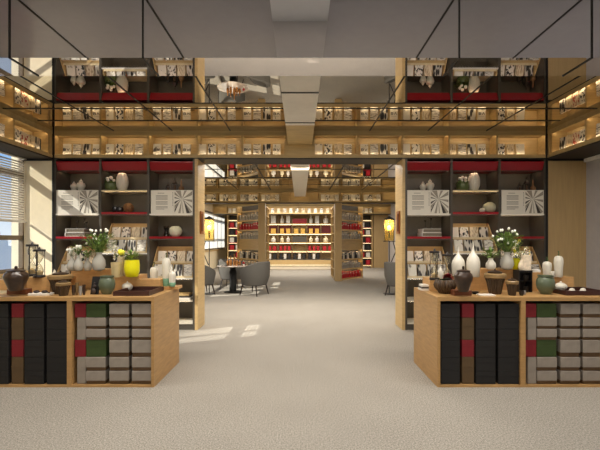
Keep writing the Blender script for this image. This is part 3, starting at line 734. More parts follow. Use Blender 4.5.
def bottle(xp, yb, yt, wpx, z, label, D=None):
    D = D or Dof(yb, z); k_ = D / 400; r = wpx * k_ / 2; h = (yb - yt) * k_
    vessel('white_bottle', [(r * .8, 0), (r * .9, h * .02), (r, h * .3), (r * .98, h * .42), (r * .84, h * .53), (r * .5, h * .63), (r * .24, h * .71), (r * .12, h * .80), (r * .10, h * .97), (r * .17, h), (r * .1, h)], ivory, label, 'bottle', (fx(xp, D), D, z), n=32)
def dome(xp, yb, yt, wpx, z, label, D=None):
    D = D or Dof(yb, z); k_ = D / 400; r = wpx * k_ / 2; h = (yb - yt) * k_
    t = thing('white_domed_pot', label, 'pot', (fx(xp, D), D, z))
    MB().lathe([(r * .5, 0), (r * .9, h * .2), (r, h * .42), (r * .9, h * .6), (r * .5, h * .78), (r * .1, h * .86)], n=28).build('body', ivory, t, smooth=True)
    MB().lathe([(r * .1, h * .85), (r * .15, h * .93), (.002, h)], n=10).build('knob', ivory, t, smooth=True)
def tray(xa, xb, yf, yb_, label, ht=.022):
    D = Dof(yf); Db = Dof(yb_); wd = (xb - xa) * D / 400; dp = Db - D
    t = thing('dark_tray', label, 'tray', (fx((xa + xb) / 2, D), D, TH))
    m = mat('dark_rosewood', (62, 36, 30), .35)
    MB().box(-wd / 2, wd / 2, 0, dp, 0, .008).build('base', m, t)
    r_ = MB(); r_.box(-wd / 2, wd / 2, 0, .014, .008, ht); r_.box(-wd / 2, wd / 2, dp - .014, dp, .008, ht); r_.box(-wd / 2, -wd / 2 + .014, .014, dp - .014, .008, ht); r_.box(wd / 2 - .014, wd / 2, .014, dp - .014, .008, ht)
    r_.build('rim', m, t); return D, dp
glassv = clear('vase_glass', (240, 238, 230), .10, .6, (250, 248, 240))
def tulip_bush(cx, cy, cz, rx, rz_, n_, label, name, glass_r, glass_h, loc, blooms='white'):
    pass
def flower_vase(xp, z, D, r, h, label, shape, foliage=None, flowers=None, fr=.12, seed=1, glass=True, fcol=(240, 238, 226), cnt=70, nb=9, body_m=None):
    random.seed(seed)
    t = thing('flower_vase', label, 'vase', (fx(xp, D), D, z))
    prof = {'drop': [(.55, 0), (.8, .06), (1, .25), (.92, .45), (.5, .7), (.22, .88), (.24, 1), (.18, 1), (.16, .86), (.45, .68), (.8, .3), (.5, .06)],
            'round': [(.4, 0), (.8, .08), (1, .32), (.92, .58), (.5, .8), (.42, .9), (.5, 1), (.44, 1), (.36, .9), (.45, .78), (.85, .5), (.7, .12)],
            'cup': [(.78, 0), (.8, .02), (.9, .5), (1, 1), (.94, 1), (.84, .5), (.74, .05)],
            'pot': [(.72, 0), (.8, .03), (.98, .35), (1, .7), (.93, .93), (.95, 1), (.84, 1), (.84, .9)]}[shape]
    MB().lathe([(r * a, h * b_) for a, b_ in prof], n=28, rib=.015, ribn=9).build('vase_body', body_m or (glassv if glass else ivory), t, smooth=True)
    if foliage:
        f = MB(); hx, hz = foliage
        for k_ in range(cnt):
            a = random.random() * 2 * PI; u = random.random(); rr = hx * u * .8
            p0 = Vector((0, 0, h * .9)); p1 = Vector((rr * math.cos(a), rr * math.sin(a) * .7, h + hz * random.uniform(.1, .75)))
            if k_ % 3 == 0: f.tube(p0, p1, .0022, .0016, n=5)
            f.leaf(p1, (math.cos(a), math.sin(a) * .7, random.uniform(-.1, 1.3)), random.uniform(.04, .09), random.uniform(.016, .03))
        f.build('foliage', mat('leaf_green', (86, 112, 48)), t)
    if flowers:
        hx, hz = flowers; s = MB()
        for k_ in range(nb):
            a = 2 * PI * k_ / nb + random.uniform(-.3, .3); rr = hx * random.uniform(.25, 1); c_ = (rr * math.cos(a), rr * math.sin(a) * .6, h + hz * random.uniform(.35, 1))
            MB().ball((0, 0, 0), fr, (1, 1, 1.25), n=8).build('bloom', mat('petal_%d_%d' % (fcol[0], fcol[2]), fcol, .6), t, loc=c_, smooth=True); s.tube((0, 0, h * .8), c_, .002, n=5)
        s.build('stems', mat('stem_green', (70, 96, 50)), t)
    return t
yel = (236, 226, 60)
def orchid(xp, z, D, r, h, sc, label, seed, col2=(236, 210, 60), body=None):
    random.seed(seed)
    t = thing('orchid_vase', label, 'vase', (fx(xp, D), D, z))
    MB().lathe([(r * .7, 0), (r * .8, h * .03), (r, h * .3), (r * .8, h * .62), (r * .32, h * .86), (r * .34, h), (r * .26, h)], n=26).build('vase_body', body or glassv, t, smooth=True)
    f = MB(); g = MB(); cc = MB()
    for k_ in range(11):
        x = random.uniform(-1, 1) * sc * .5; zz = h + sc * random.uniform(.0, 1); y = random.uniform(-.03, .03)
        g.tube((0, 0, h * .8), (x, y, zz), .002, n=5)
        for q in range(5):
            a = 2 * PI * q / 5; f.leaf((x, y, zz), (math.cos(a), -.35, math.sin(a)), .03, .026)
        cc.ball((x, y - .006, zz), .006, n=6)
    f.build('petals', mat('petal_white', (240, 238, 226)), t); g.build('stems', mat('stem_green', (70, 96, 50)), t); cc.build('flower_centres', mat('flower_yellow', col2, .6), t)

# ---- left table
D, zt = block(6.5, 26, 289.3, 294.6, .10, 'red-brown block under the dark lidded jar at far left')
jar_knob(16, 290.6, 266, 22, zt, 'dark brown lidded jar on a red-brown block, far left of the left table', 'left')
D, zt = riser(27, 50, 277.5, 293.4, .26, 'oak riser under the tall hourglasses on the left table')
riser(-8, 25.5, 280, 290.5, .2, 'oak riser behind the dark lidded jar, left end of left table')
hourglass(32.2, 4.22, zt, .335, .056, 'taller tall hourglass with black ends, left of the pair on the left table')
hourglass(39.3, 4.08, zt, .285, .054, 'shorter hourglass with black ends, right of the pair on the left table')
# game board with dark stones
t = thing('white_dish_set', 'white tray holding dark stones at the front of the left table', 'tray', (fx(38.5, 3.88), 3.88, TH))
MB().box(-.105, .105, 0, .08, 0, .024).build('tray_body', white, t, bevel=.003)
for x in (-.045, .035): MB().ball((x, .04, .036), .03, (1, .8, .5), n=12).build('dark_stone', mat('dark_stone', (40, 24, 18), .4), t, smooth=True)
for x in (-.085, .085): MB().ball((x, .02, .029), .012, (1, 1, .5), n=8).build('dark_stone', mat('dark_stone', (40, 24, 18)), t, smooth=True)
D, zt = riser(50, 71, 277, 290, .2, 'small oak riser behind the brown drum jars on the left table')
drum(60.5, 293.5, 270.5, 23, 'large tan-rimmed fluted jar on the left table')
drum(63.5, 295.6, 279.5, 14.5, 'small fluted jar in front of the large tan-rimmed one, left table')
# shell-like white ornament on the jar's left
tag(MB().lathe([(.05, 0), (.035, .02), (.012, .06), (.003, .085)], n=12, rib=.1, ribn=6).build('white_shell', ivory, None, (fx(54.5, 4.32), 4.32, zt)), 'white pointed shell ornament behind the large drum jar', 'ornament')
for k_, (x, c_, hh) in enumerate([(73.5, dkbrown, .10), (77, rimtan, .12), (80.5, mat('grey_cup', (150, 148, 144), .4), .09), (84, dkbrown, .1)]):
    D = 3.92 + .03 * (k_ % 2)
    tag(MB().lathe([(.011, 0), (.016, hh * .4), (.014, hh * .8), (.017, hh), (.013, hh), (.012, hh * .5)], n=14).build('small_bottle', c_, None, (fx(x, D), D, TH), smooth=True),
        'slim little bottle, %s from the left of four on the left table' % ORD[k_], 'bottle', 'slim little bottles on the left table')
D, zt = riser(71, 114, 269.8, 289, .24, 'wide tall oak riser carrying the flower vases on the left table')
zt1 = zt
# black plaque
t = thing('black_figure_plaque', 'black plaque with a dark figure leaning on the riser, left table', 'plaque', (fx(94, 3.99), 3.99, TH), 0)
MB().prism([(0, 0), (.02, 0), (.06, .17), (.045, .175)], 'x', -.038, .038).build('panel', mat('black_slate', (26, 24, 24), .4), t)
MB().ball((0, -.01, .035), .026, (1, .5, 1.1), n=10).ball((0.005, .005, .08), .018, (1, .6, 1), n=10).ball((0, .01, .11), .010, n=8).build('figure', mat('dark_figure', (62, 52, 48), .4), t, smooth=True)
green_jar(107, 294, 275.8, 15.5, 'sage green open jar at the front of the left table')
flower_vase(72, zt1, 4.28, .05, .16, 'clear drop vase with white blooms, left end of the tall riser', 'drop', None, (.05, .09), .014, 2)
flower_vase(78.5, zt1, 4.24, .05, .17, 'clear drop vase with white blooms and leaves, second on the tall riser', 'drop', (.05, .1), (.05, .1), .016, 3, cnt=24)
flower_vase(87.6, zt1, 4.3, .045, .135, 'small clear drop vase with green sprigs on the tall riser', 'drop', (.04, .07), None, .015, 4, cnt=30)
flower_vase(99, zt1, 4.26, .068, .20, 'large clear round vase with a bush of white tulips, left table', 'round', (.20, .24), (.17, .25), .0125, 5, cnt=230, nb=18)
D, zt = riser(114.3, 139, 275.5, 290, .24, 'lower oak riser under the yellow pot on the left table'); zt2 = zt
flower_vase(115.8, zt2, 4.13, .048, .155, 'tan glass beaker beside the yellow pot on the left table', 'cup', None, None, glass=True, body_m=mat('tan_glass', (196, 176, 130), .25))
flower_vase(121, zt2, 4.24, .035, .21, 'slim pale beaker holding yellow blooms on the left table', 'cup', None, (.025, .06), .022, 6, fcol=yel, nb=6, body_m=mat('pale_tan', (200, 184, 146), .4))
flower_vase(132, zt2, 4.2, .078, .175, 'bright yellow planter with green succulent on the left table', 'pot', (.08, .09), None, .02, 7, glass=False, body_m=mat('yellow_glaze', (234, 226, 18), .35, var=.05, coat=.3), cnt=60)
orchid(118, zt1 + .0, 4.44, .03, .13, .13, 'thin vase of white orchids behind the yellow blooms, left table', 8)
D, zt = riser(136.5, 160, 279.5, 290.5, .15, 'small low oak riser near the right end of the left table')
D, dp = tray(113, 149, 296, 290.5, 'dark rosewood tray at the front of the left table', .045)
dome(127.3, 290.5, 281, 10.5, TH + .009, 'white domed pot on the dark tray, left table')
dome(125.5, 278.5, 271.5, 8, zt2, 'small white domed pot in front of the yellow planter', D=4.4)
D, zt = riser(158, 178, 286.5, 289.5, .16, 'thin oak board under the tall white vases, right end of left table')
cucumber(154, 280.5, 262, 8, zt + .0, 'short white tapered vase, left of three on the thin board', D=4.5)
cucumber(166.3, 286, 257.5, 8.6, zt, 'tallest white tapered vase with green glazed foot on the left table', D=4.42, greenb=True)
cucumber(172.2, 287, 272, 7, zt, 'smallest white tapered vase at the right end of the left table', D=4.38, greenb=True, stem=False)

# ---- right table
D0b = Dof(289)
for k_ in range(3):
    tag(MB().box(-.055 + .006 * k_, .055 - .006 * k_, -.06, .06, 0, .02).build('small_book', [white, spinew, white][k_], None, (fx(424.5, 4.35), 4.35, TH + k_ * .0205)), 'small flat book, %s from the bottom of the stack, left end of the right table' % ORD[k_], 'book', 'small stacked books')
D, zt = riser(430, 441, 279, 291, .26, 'narrow oak riser at the left end of the right table')
hourglass(434.5, 4.16, zt, .30, .05, 'left of two slim hourglasses on the right table')
D, zt = riser(441.5, 453, 279, 289, .2, 'narrow oak riser behind the ribbed bowl, right table')
hourglass(447.3, 4.3, zt, .28, .052, 'right of two slim hourglasses on the right table')
bottle(440.5, 279, 262, 6, zt, 'small white bottle between the two hourglasses', D=4.3)
# ribbed bowl with red bloom
D = Dof(293.3); t = thing('ribbed_bowl', 'brown ribbed bowl holding a dark red bloom, right table', 'bowl', (fx(445, D), D, TH))
MB().lathe([(.055, 0), (.062, .012), (.10, .06), (.108, .09), (.098, .12), (.085, .14), (.078, .14), (.09, .12), (.098, .09), (.05, .02)], n=88, rib=.05, ribn=22).build('body', mat('fluted_brown', (92, 70, 46)), t, smooth=True)
f = MB(); random.seed(4)
for k_ in range(30):
    a = random.random() * 2 * PI; f.leaf((.035, 0, .16), (math.cos(a), math.sin(a), random.uniform(-.2, 1.8)), .065, .04)
f.build('bloom', mat('dark_red_petal', (110, 14, 24), .6, var=.3), t)
f = MB()
for k_ in range(16):
    a = random.random() * 2 * PI; f.leaf((-.02, 0, .13), (math.cos(a), math.sin(a), random.uniform(.1, .8)), .045, .02)
f.build('leaves', mat('stem_green', (70, 96, 50)), t)
D, zt = block(454.2, 472, 290.6, 295.8, .12, 'red-brown block under the dark lidded jar of the right table')
jar_knob(463.4, 291.6, 266, 17.8, zt, 'dark brown lidded jar on a red-brown block, right table', 'right')
D, zt = riser(452.5, 481, 276, 290.5, .26, 'oak riser under the long-necked white bottles')
bottle(458.3, 278, 247.5, 13, zt, 'left, smaller of two long-necked white bottles', D=4.28)
bottle(473.2, 277, 241.5, 13, zt, 'right, taller of two long-necked white bottles', D=4.2)
vessel('saucer', [(.02, 0), (.022, .006), (.045, .02), (.047, .022), (.04, .018), (.01, .008)], mat('black_ceramic', (28, 26, 26)), 'small black saucer before the bottle riser, right table', 'saucer', (fx(475, 4.02), 4.02, TH))
D, zt = riser(480.8, 518.5, 269.3, 290, .24, 'wide tall oak riser behind the fluted jar, right table'); zt1 = zt
drum(495, 293.8, 268.8, 20.8, 'large fluted jar with tan rim and dark lid, right table')
drum(512, 295.3, 277.5, 12.2, 'small fluted jar right of the large one, right table')
tag(MB().box(-.075, .075, 0, .09, 0, .012).build('white_slab', white, None, (fx(488, 3.86), 3.86, TH), bevel=.002), 'thin white slab in front of the large fluted jar', 'slab')
flower_vase(490.8, zt1, 4.26, .052, .125, 'small round white vase with fern sprigs on the tall riser, right table', 'round', (.09, .1), None, .015, 11, glass=False, cnt=60)
flower_vase(507, zt1, 4.28, .068, .19, 'large pale vase with a bush of white tulips, right table', 'round', (.19, .24), (.18, .26), .0125, 12, cnt=230, nb=18)
flower_vase(516, zt1, 4.34, .045, .12, 'small yellow pot beside the tulip vase on the right table', 'pot', (.06, .16), (.05, .2), .018, 13, glass=False, body_m=mat('yellow_glaze', (234, 226, 18)), fcol=yel, cnt=20, nb=6)
# floral box and black tea set
D = 4.15
t = thing('black_display_stand', 'black stand of dark and white cups, right table', 'stand', (fx(525.8, D), D, TH))
MB().box(-.068, .068, 0, .12, .205, .225).box(-.068, -.06, 0, .12, 0, .205).box(.06, .068, 0, .12, 0, .205).box(-.06, .06, .11, .12, 0, .205).box(-.06, .06, 0, .11, .11, .118).build('frame', mat('black_slate', (26, 24, 24)), t)
for x, z, m_ in ((-.03, .118, lant), (.03, .118, lant), (0, .001, white), (.035, .001, lant)):
    MB().lathe([(.018, z), (.026, z + .03), (.024, z + .06), (.02, z + .06)], n=14).build('cup', m_, t, smooth=True)
orchid(521.5, TH + .2251, 4.2, .032, .12, .17, 'pale vase of white and yellow orchids on the black stand', 14, body=mat('floral_pale', (224, 208, 184), .4, var=.2, scale=30))
tag(MB().box(-.04, .04, 0, .05, 0, .16).build('floral_vase', mat('floral_pale', (224, 208, 184)), None, (fx(527.5, 4.16), 4.16, TH + .2251), bevel=.003), 'square pale floral vase on the black stand, right table', 'vase')
for k_, (x, c_, r) in enumerate([(521.5, lant, .022), (524, mat('grey_cup', (150, 148, 144)), .018)]):
    tag(MB().lathe([(r * .7, 0), (r, r), (r * .95, r * 2.2), (r * .7, r * 2.2), (r * .6, r * .5)], n=16).build('cup', c_, None, (fx(x, 3.9 + .07 * k_), 3.9 + .07 * k_, TH), smooth=True), ['small black cup before the black stand', 'small grey cup before the black stand'][k_], 'cup')
D, zt = riser(532.5, 541, 272.5, 291, .2, 'narrow oak riser left of the sage green jar, right table')
tag(MB().box(-.04, .04, 0, .07, 0, .03).build('white_box', white, None, (fx(537, 4.26), 4.26, zt), bevel=.004), 'small white block on the narrow riser, right table', 'box')
green_jar(545.5, 294, 275.2, 17, 'sage green open jar at the front of the right table')
D, zt = riser(541.5, 574, 277, 288.3, .18, 'low oak riser behind the green jar, right table')
cucumber(547, 277, 261.5, 8.3, zt, 'shorter white tapered vase with green stem, right table', D=4.5)
cucumber(558.5, 278, 256.5, 8.6, zt, 'taller white tapered vase with green stem, right table', D=4.46)
cucumber(552.6, 278, 271.5, 4, zt, 'tiny white tapered vase between the two larger ones', D=4.42, stem=False)
tag(MB().lathe([(.05, 0), (.055, .004), (.055, .012), (.04, .014)], n=24).build('black_dish', lant, None, (fx(560.8, 4.15), 4.15, TH)), 'flat black dish under the white domed pot, right table', 'dish')
dome(560.8, 290.2, 281, 11.5, TH + .0145, 'white domed pot on a black dish, right table')
tray(566, 607, 295.5, 291, 'dark rosewood tray at the right end of the right table', .045)
for k_, x in enumerate((572, 583)):
    tag(MB().lathe([(.03, 0), (.034, .01), (.02, .04), (.004, .046)], n=16).build('small_cup', ivory, None, (fx(x, 4.07), 4.07, TH + .0085), smooth=True), '%s of two white cups on the dark tray, right table' % ['left', 'right'][k_], 'cup')

# ------------------------------------------------------------------ lounge: amber handles, lamps, table, chairs
for sgn in (-1, 1):
    t = thing('door_pull', 'amber wooden pull plate on the inner face of the %s portal post' % ('left' if sgn < 0 else 'right'), 'door pull', (sgn * 1.588, 6.43, 1.5))
    MB().box(-.02 * (sgn > 0), .02 * (sgn < 0), -.085, .085, 0, .36).build('plate', mat('amber_wood', (150, 88, 30), .4), t); MB().box(-sgn * .02, -sgn * .035, -.06, -.03, .04, .32).build('grip', redwood, t)
def floor_lamp(X, Y, sgn, label):
    t = thing('floor_lamp', label, 'floor lamp', (X, Y, 0))
    MB().lathe([(.15, 0), (.15, .015), (.02, .025)], n=24).build('base', black, t)
    MB().tube((0, 0, .02), (0, 0, 1.36), .012).build('pole', black, t)
    MB().lathe([(.16, 1.36), (.16, 1.378)], n=24).build('plate', black, t)
    MB().lathe([(.125, 1.38), (.13, 1.4), (.13, 1.9), (.12, 1.92), (.11, 1.92), (.122, 1.9), (.122, 1.4)], n=28).build('glass_cylinder', clear('amber_glass', (255, 246, 214), .06, .10, (255, 226, 150)), t, smooth=True)
    MB().lathe([(.02, 1.45), (.025, 1.62), (.01, 1.64)], n=10).build('socket', black, t)
    MB().ball((0, 0, 1.71), .06, n=14).build('bulb', emis('bulb_glow', (255, 220, 120), 9), t, smooth=True)
    MB().lathe([(.14, 1.92), (.13, 1.95), (.04, 2.0), (.01, 2.02)], n=24).build('cap', black, t, smooth=True)
    MB().tube((sgn * .17, 0, 1.1), (sgn * .1, 0, 1.36), .012).tube((sgn * .17, 0, 1.1), (sgn * .02, 0, .75), .012).build('brace', black, t)
    l = bpy.data.lights.new('lamp_bulb', 'POINT'); l.energy = 26; l.color = (1, .75, .4); l.shadow_soft_size = .06
    lo = bpy.data.objects.new('lamp_bulb', l); COL.objects.link(lo); lo.location = (X - sgn * 0, Y - .0, 1.78)
floor_lamp(-2.36, 10.4, -1, 'glass-cylinder floor lamp with glowing bulb, left side of the lounge')
floor_lamp(2.32, 10.4, 1, 'glass-cylinder floor lamp with glowing bulb, right side of the lounge')
fab = mat('grey_upholstery', (92, 89, 84), .9, var=.08, scale=80, bump=.2)
legm = mat('dark_walnut', (46, 34, 28), .4)
def armchair(X, Y, rz, label):
    """front of seat towards -Y before turning"""
    t = thing('armchair', label, 'armchair', (X, Y, 0), rz, 'grey armchairs in the lounge')
    s = MB(); n = 28; ring = []
    for i in range(n + 1):
        a = -R(52) + (PI + R(104)) * i / n          # sweeps round the back
        u = abs(i / n - .5) * 2                     # 0 back centre .. 1 arm tips
        h = .86 - .24 * max(0, u - .3) ** 1.1 / .7 ** 1.1
        if u > .93: h -= .06 * (u - .93) / .07
        cs, sn = math.cos(a), math.sin(a); ro, ri = .37, .29; rt = ro + .035 * (1 - u)
        ring.append([(ro * .86 * cs, ro * .86 * sn, .27), (rt * cs, rt * sn, .5), (rt * cs * 1.02, rt * sn * 1.02, h - .02), ((rt - .04) * cs, (rt - .04) * sn, h), ((ri + .02) * cs, (ri + .02) * sn, h - .02), (ri * cs, ri * sn, .42), (ri * cs * .9, ri * sn * .9, .27)])
    k_ = len(ring[0]); b = len(s.v)
    for r_ in ring: s.v += r_
    for i in range(n):
        for j in range(k_):
            j2 = (j + 1) % k_; s.f.append((b + i * k_ + j, b + (i + 1) * k_ + j, b + (i + 1) * k_ + j2, b + i * k_ + j2)); s.m.append(0)
    s.f.append(tuple(b + j for j in range(k_))); s.f.append(tuple(b + n * k_ + j for j in reversed(range(k_)))); s.m += [0, 0]
    s.build('backrest', fab, t, smooth=True)
    s = MB(); s.lathe([(.27, .27), (.30, .29), (.31, .40), (.28, .44), (.02, .45)], n=28); s.build('seat', fab, t, smooth=True)
    MB().lathe([(.29, .255), (.29, .275)], n=24).build('seat_frame', legm, t)
    for sx in (-1, 1):
        for sy in (-1, 1):
            MB().tube((sx * .22, sy * .2, .27), (sx * .27, sy * .26, 0), .022, .012).build('leg', legm, t)
armchair(-1.17, 10.25, R(-118), 'grey tub armchair right of the lounge table, its back to the aisle')
armchair(-2.55, 10.35, R(125), 'grey tub armchair partly behind the left portal post')
armchair(-2.0, 11.75, R(170), 'grey tub armchair on the far side of the lounge table')
armchair(2.52, 10.05, R(130), 'grey tub armchair partly hidden by the right portal post')
# round table
t = thing('round_table', 'round pale lounge table on a thick black pedestal', 'table', (-1.80, 10.75, 0))
MB().lathe([(.24, 0), (.24, .015), (.1, .03)], n=28).build('foot', black, t, smooth=False)
MB().lathe([(.095, .02), (.095, .55), (.075, .6), (.07, .69)], n=28).build('pedestal', blk, t, smooth=False)
MB().lathe([(.40, .69), (.42, .70), (.42, .715), (.40, .72)], n=40).build('tabletop', mat('pinkish_top', (186, 172, 158), .2, coat=.4), t)
amb = mat('amber_glass_solid', (150, 100, 52), .15)
for k_, (dx, dy, hh) in enumerate([(-.14, 0, .2), (-.05, -.08, .26), (.03, .03, .3), (.11, -.04, .22), (.17, .05, .17)]):
    tag(MB().lathe([(.028, 0), (.034, .01), (.036, hh * .5), (.012, hh * .7), (.012, hh * .95), (.015, hh), (.004, hh)], n=14).build('amber_bottle', amb, None, (-1.80 + dx, 10.75 + dy, .721), smooth=True), 'amber bottle, %s from the left on the round lounge table' % ORD[k_], 'bottle', 'amber bottles on the lounge table')
t = thing('red_flower', 'small red flower at the edge of the round lounge table', 'flower', (-1.5, 10.65, .721)); MB().ball((0, 0, .07), .035, n=8).build('bloom', red, t, smooth=True); MB().lathe([(.02, 0), (.025, .04), (.015, .05)], n=12).build('cup', ivory, t, smooth=True)

# ------------------------------------------------------------------ second portal
D2 = 13.6
X2 = [fx(p, D2) for p in (176, 196, 217, 238, 259, 281, 289, 309, 319, 341, 362, 383, 404, 425)]
X2[0] = XL; X2[-1] = XR
h2 = header(D2, 14.0, X2, 'trim_11')
pm2 = MB()
for sgn in (-1, 1): pm2.box(sgn * 1.19, sgn * 1.42, D2 - .002, 14.0, 0, Z1)
pm2.build('post', panelw, h2)
l2 = MB(); hid(XL + .1, XR - .1, D2 + .012, 3.026, 3.043, l2); hid(XL + .1, XR - .1, D2 + .012, zb + .001, zb + .016, l2); MB().box(XL, XR, D2, D2 + .01, zb, zb + .018).box(XL, XR, D2, D2 + .01, 3.024, 3.045).build('lip', woodh, h2); l2.build('led_strip', emis('led_far', (255, 232, 190), 6), h2)
seqs = [P_, Q_]
for bi in range(12):
    if bi in (0, 6, 11): continue
    a, b_ = X2[bi], X2[bi + 1]
    if b_ - a < .5: continue
    pit = (b_ - a - .12) / 4
    for j in range(4):
        kd = [['plain', 'brush', 'streak', 'lines'], ['lines', 'photo', 'plain', 'brush']][bi % 2][j]
        place_book(kd, .14, .235, (a + .06 + pit * (j + .5), D2 + .08, zb), (R(-3), 0, 0), '%s book, %s in the %s compartment of the second, farther header' % (cdesc[kd], ORD[j], ORD[bi]), 'books in the farther header shelf')

# curved cases beyond it
def case(sgn, side):
    P0 = Vector((sgn * 1.43, 13.75)); P1 = Vector((sgn * 2.33, 14.85)); d = P1 - P0; nrm = Vector((d.y * sgn, -d.x * sgn)).normalized()
    if nrm.y > 0: nrm = -nrm
    def P(u, o=0):
        p = P0 + d * u + nrm * (-.10 * 4 * u * (1 - u) * 1.0 + o); return p
    t = thing('curved_bookcase', 'curved floor-to-header bookcase beyond the lounge, %s of the aisle' % side, 'bookcase', (P0.x, P0.y, 0))
    def arcbox(z0, z1, o0, o1, m, nme, par):
        mb = MB(); n_ = 8; b = 0
        for i in range(n_ + 1):
            a = P(i / n_, o0) - P0; c_ = P(i / n_, o1) - P0
            mb.v += [(a.x, a.y, z0), (c_.x, c_.y, z0), (c_.x, c_.y, z1), (a.x, a.y, z1)]
        for i in range(n_):
            for j in range(4):
                j2 = (j + 1) % 4; mb.f.append((i * 4 + j, (i + 1) * 4 + j, (i + 1) * 4 + j2, i * 4 + j2)); mb.m.append(0)
        mb.f += [(0, 1, 2, 3), (n_ * 4, n_ * 4 + 1, n_ * 4 + 2, n_ * 4 + 3)]; mb.m += [0, 0]
        return mb.build(nme, m, par)
    arcbox(0, Z1 - .01, -.22, -.20, dark, 'back_panel', t)
    zz = [.02, .36, .70, 1.06, 1.40, 1.74, 2.08, 2.42]
    for i, z in enumerate(zz): 
        arcbox(z, z + .035, -.20, 0, wood, 'shelf', t)
        if i != 4: arcbox(z - .012, z, -.02, -.017, emis('case_fill_glow', (255, 230, 190), 16), 'led_strip', t); arcbox(z - .016, z, -.012, -.004, wood, 'lip', t)  # glowing strips added to brighten the curved case shelves
    arcbox(1.095, 1.40, -.10, -.06, wood, 'blank_panel', t)
    for u in (0, 1):
        M = Matrix.Translation(((P(u, -.10) - P0).x, (P(u, -.10) - P0).y, .0)) @ Matrix.Rotation(math.atan2(d.y, d.x), 4, 'Z'); MB().obox(M, .03, .2, Z1 - .02).build('side_panel', wood, t)
    rows = [(0, 'red', 'bottom'), (1, 'grey', 'second'), (2, 'bw', 'third'), (4, 'grey', 'fifth'), (5, 'red', 'sixth'), (6, 'grey', 'seventh')]
    bm = {'red': mat('spine_red', (176, 30, 40), .6), 'grey': mat('spine_grey', (160, 156, 148), .6, var=.3), 'black': mat('spine_black', (36, 34, 34), .6), 'white': mat('spine_white', (216, 210, 198), .6)}
    wds = {'red': ['red'], 'grey': ['grey'], 'bw': ['black', 'white']}
    random.seed(9)
    for ri, kd, rn in rows:
        for j in range(8):
            u = (j + .7) / 8.4; p = P(u, -.10); c_ = wds[kd][j % len(wds[kd])]; hh = random.uniform(.18, .25)
            key = ('tall_book', c_)
            nm_ = '%s book, %s along from the aisle on the %s shelf, %s curved bookcase' % (c_, ORD[j], rn, side)
            if key not in BP:
                q = thing('tall_book', nm_, 'book', (p.x, p.y, zz[ri] + .036)); MB().box(-.055, .055, -.07, .07, 0, .24).build('cover', bm[c_], q); MB().box(-.045, .05, -.071, .071, .235, .241).box(-.03, .03, -.0712, -.07, .15, .2).build('label_patch', bm['white' if c_ != 'white' else 'grey'], q); BP[key] = q
            else: q = dup(BP[key], (p.x, p.y, zz[ri] + .036), label=nm_)
            q.rotation_euler = (0, 0, math.atan2(d.y, d.x) * 1 + (PI if sgn < 0 else 0) + random.uniform(-.06, .06)); q.scale = (random.uniform(.85, 1.1), 1, hh / .24); q['group'] = 'books in the curved bookcases'
case(-1, 'left'); case(1, 'right')

# passage walls with shelves facing the aisle
def passage(sgn, side):
    X = sgn * 1.42; t = thing('passage_shelf', 'narrow shelf wall lining the %s side of the passage behind the far post' % side, 'shelf', (X, 14.0, 0))
    MB().box(-.02, .02, .26, 1.6, 0, Z1).build('back_panel', wood, t)
    m = MB()
    for i in range(9): m.box(-sgn * .02, -sgn * .22, .26, 1.6, .02 + i * .32, .05 + i * .32)
    m.build('shelf', wood, t)
    for y in (.26, .8, 1.57): MB().box(-sgn * .02, -sgn * .22, y, y + .03, 0, Z1).build('upright', wood, t)
    for i in range(8):
        for j in range(3):
            tag(MB().box(-.07, .07, -.12, .12, 0, .22).build('dark_folder', [legm, spinew][i % 2], None, (X - sgn * .115, (14.43, 14.68, 15.0)[j], .051 + i * .32)), 'dark folder, %s back on the %s level up of the %s passage shelf' % (ORD[j], ORD[i], side), 'folder', 'folders on the passage shelves')
passage(-1, 'left'); passage(1, 'right')

# ------------------------------------------------------------------ far wall case (alcove)
D3 = 20.2
h3 = header(D3 - .6, D3 - .1, [XL, -3.6, -2.9, -2.2, 2.2, 2.9, 3.6, XR], 'trim_12')
l3 = MB(); hid(XL + .1, XR - .1, D3 - .588, 3.026, 3.043, l3); hid(XL + .1, XR - .1, D3 - .588, zb + .001, zb + .018, l3); MB().box(XL, XR, D3 - .6, D3 - .59, zb, zb + .02).box(XL, XR, D3 - .6, D3 - .59, 3.024, 3.045).build('lip', woodh, h3); l3.build('led_strip', emis('led_far', (255, 232, 190), 6), h3)
for j in range(14):
    kd = ['lines', 'plain', 'brush', 'streak'][j % 4]
    place_book(kd, .15, .24, (-1.95 + j * .3, D3 - .52, zb), (0, 0, 0), '%s book, %s from the left on the centre of the farthest header' % (cdesc[kd], ORD[j]), 'books in the farthest header')
for bi, (a, side) in enumerate([(-3.55, 'left'), (-2.85, 'left'), (2.25, 'right'), (2.95, 'right')]):
    for j in range(3):
        kd = ['lines', 'plain', 'brush'][j]
        place_book(kd, .15, .24, (a + .1 + j * .21, D3 - .52, zb), (0, 0, 0), '%s book, %s of the %s three on the farthest header, %s side' % (cdesc[kd], ORD[j], ['outer', 'inner', 'inner', 'outer'][bi], side), 'books in the farthest header')
t = thing('wall_bookcase', 'full-height lit bookcase closing the view at the far end of the aisle', 'bookcase', (0, D3, 0))
WX = 2.0
MB().box(-WX, WX, .42, .46, 0, ZC - .01).build('back_panel', mat('far_back', (150, 128, 92), .6), t)
fz3 = lambda y: fz(y, D3)
lev = [fz3(v) for v in (259.0, 250.8, 242.3, 233.3, 223.5)]
for i, z in enumerate(lev):
    MB().box(-WX, WX, 0, .42, z - .05, z).build('shelf', wood if i not in (0,) else dark, t)
    MB().box(-WX + .03, WX - .03, .05, .08, z - .066, z - .051).build('led_strip', emis('far_led', (255, 228, 176), 5), t)
MB().box(-WX, WX, 0, .42, ZC - .1, ZC - .01).build('shelf', wood, t)
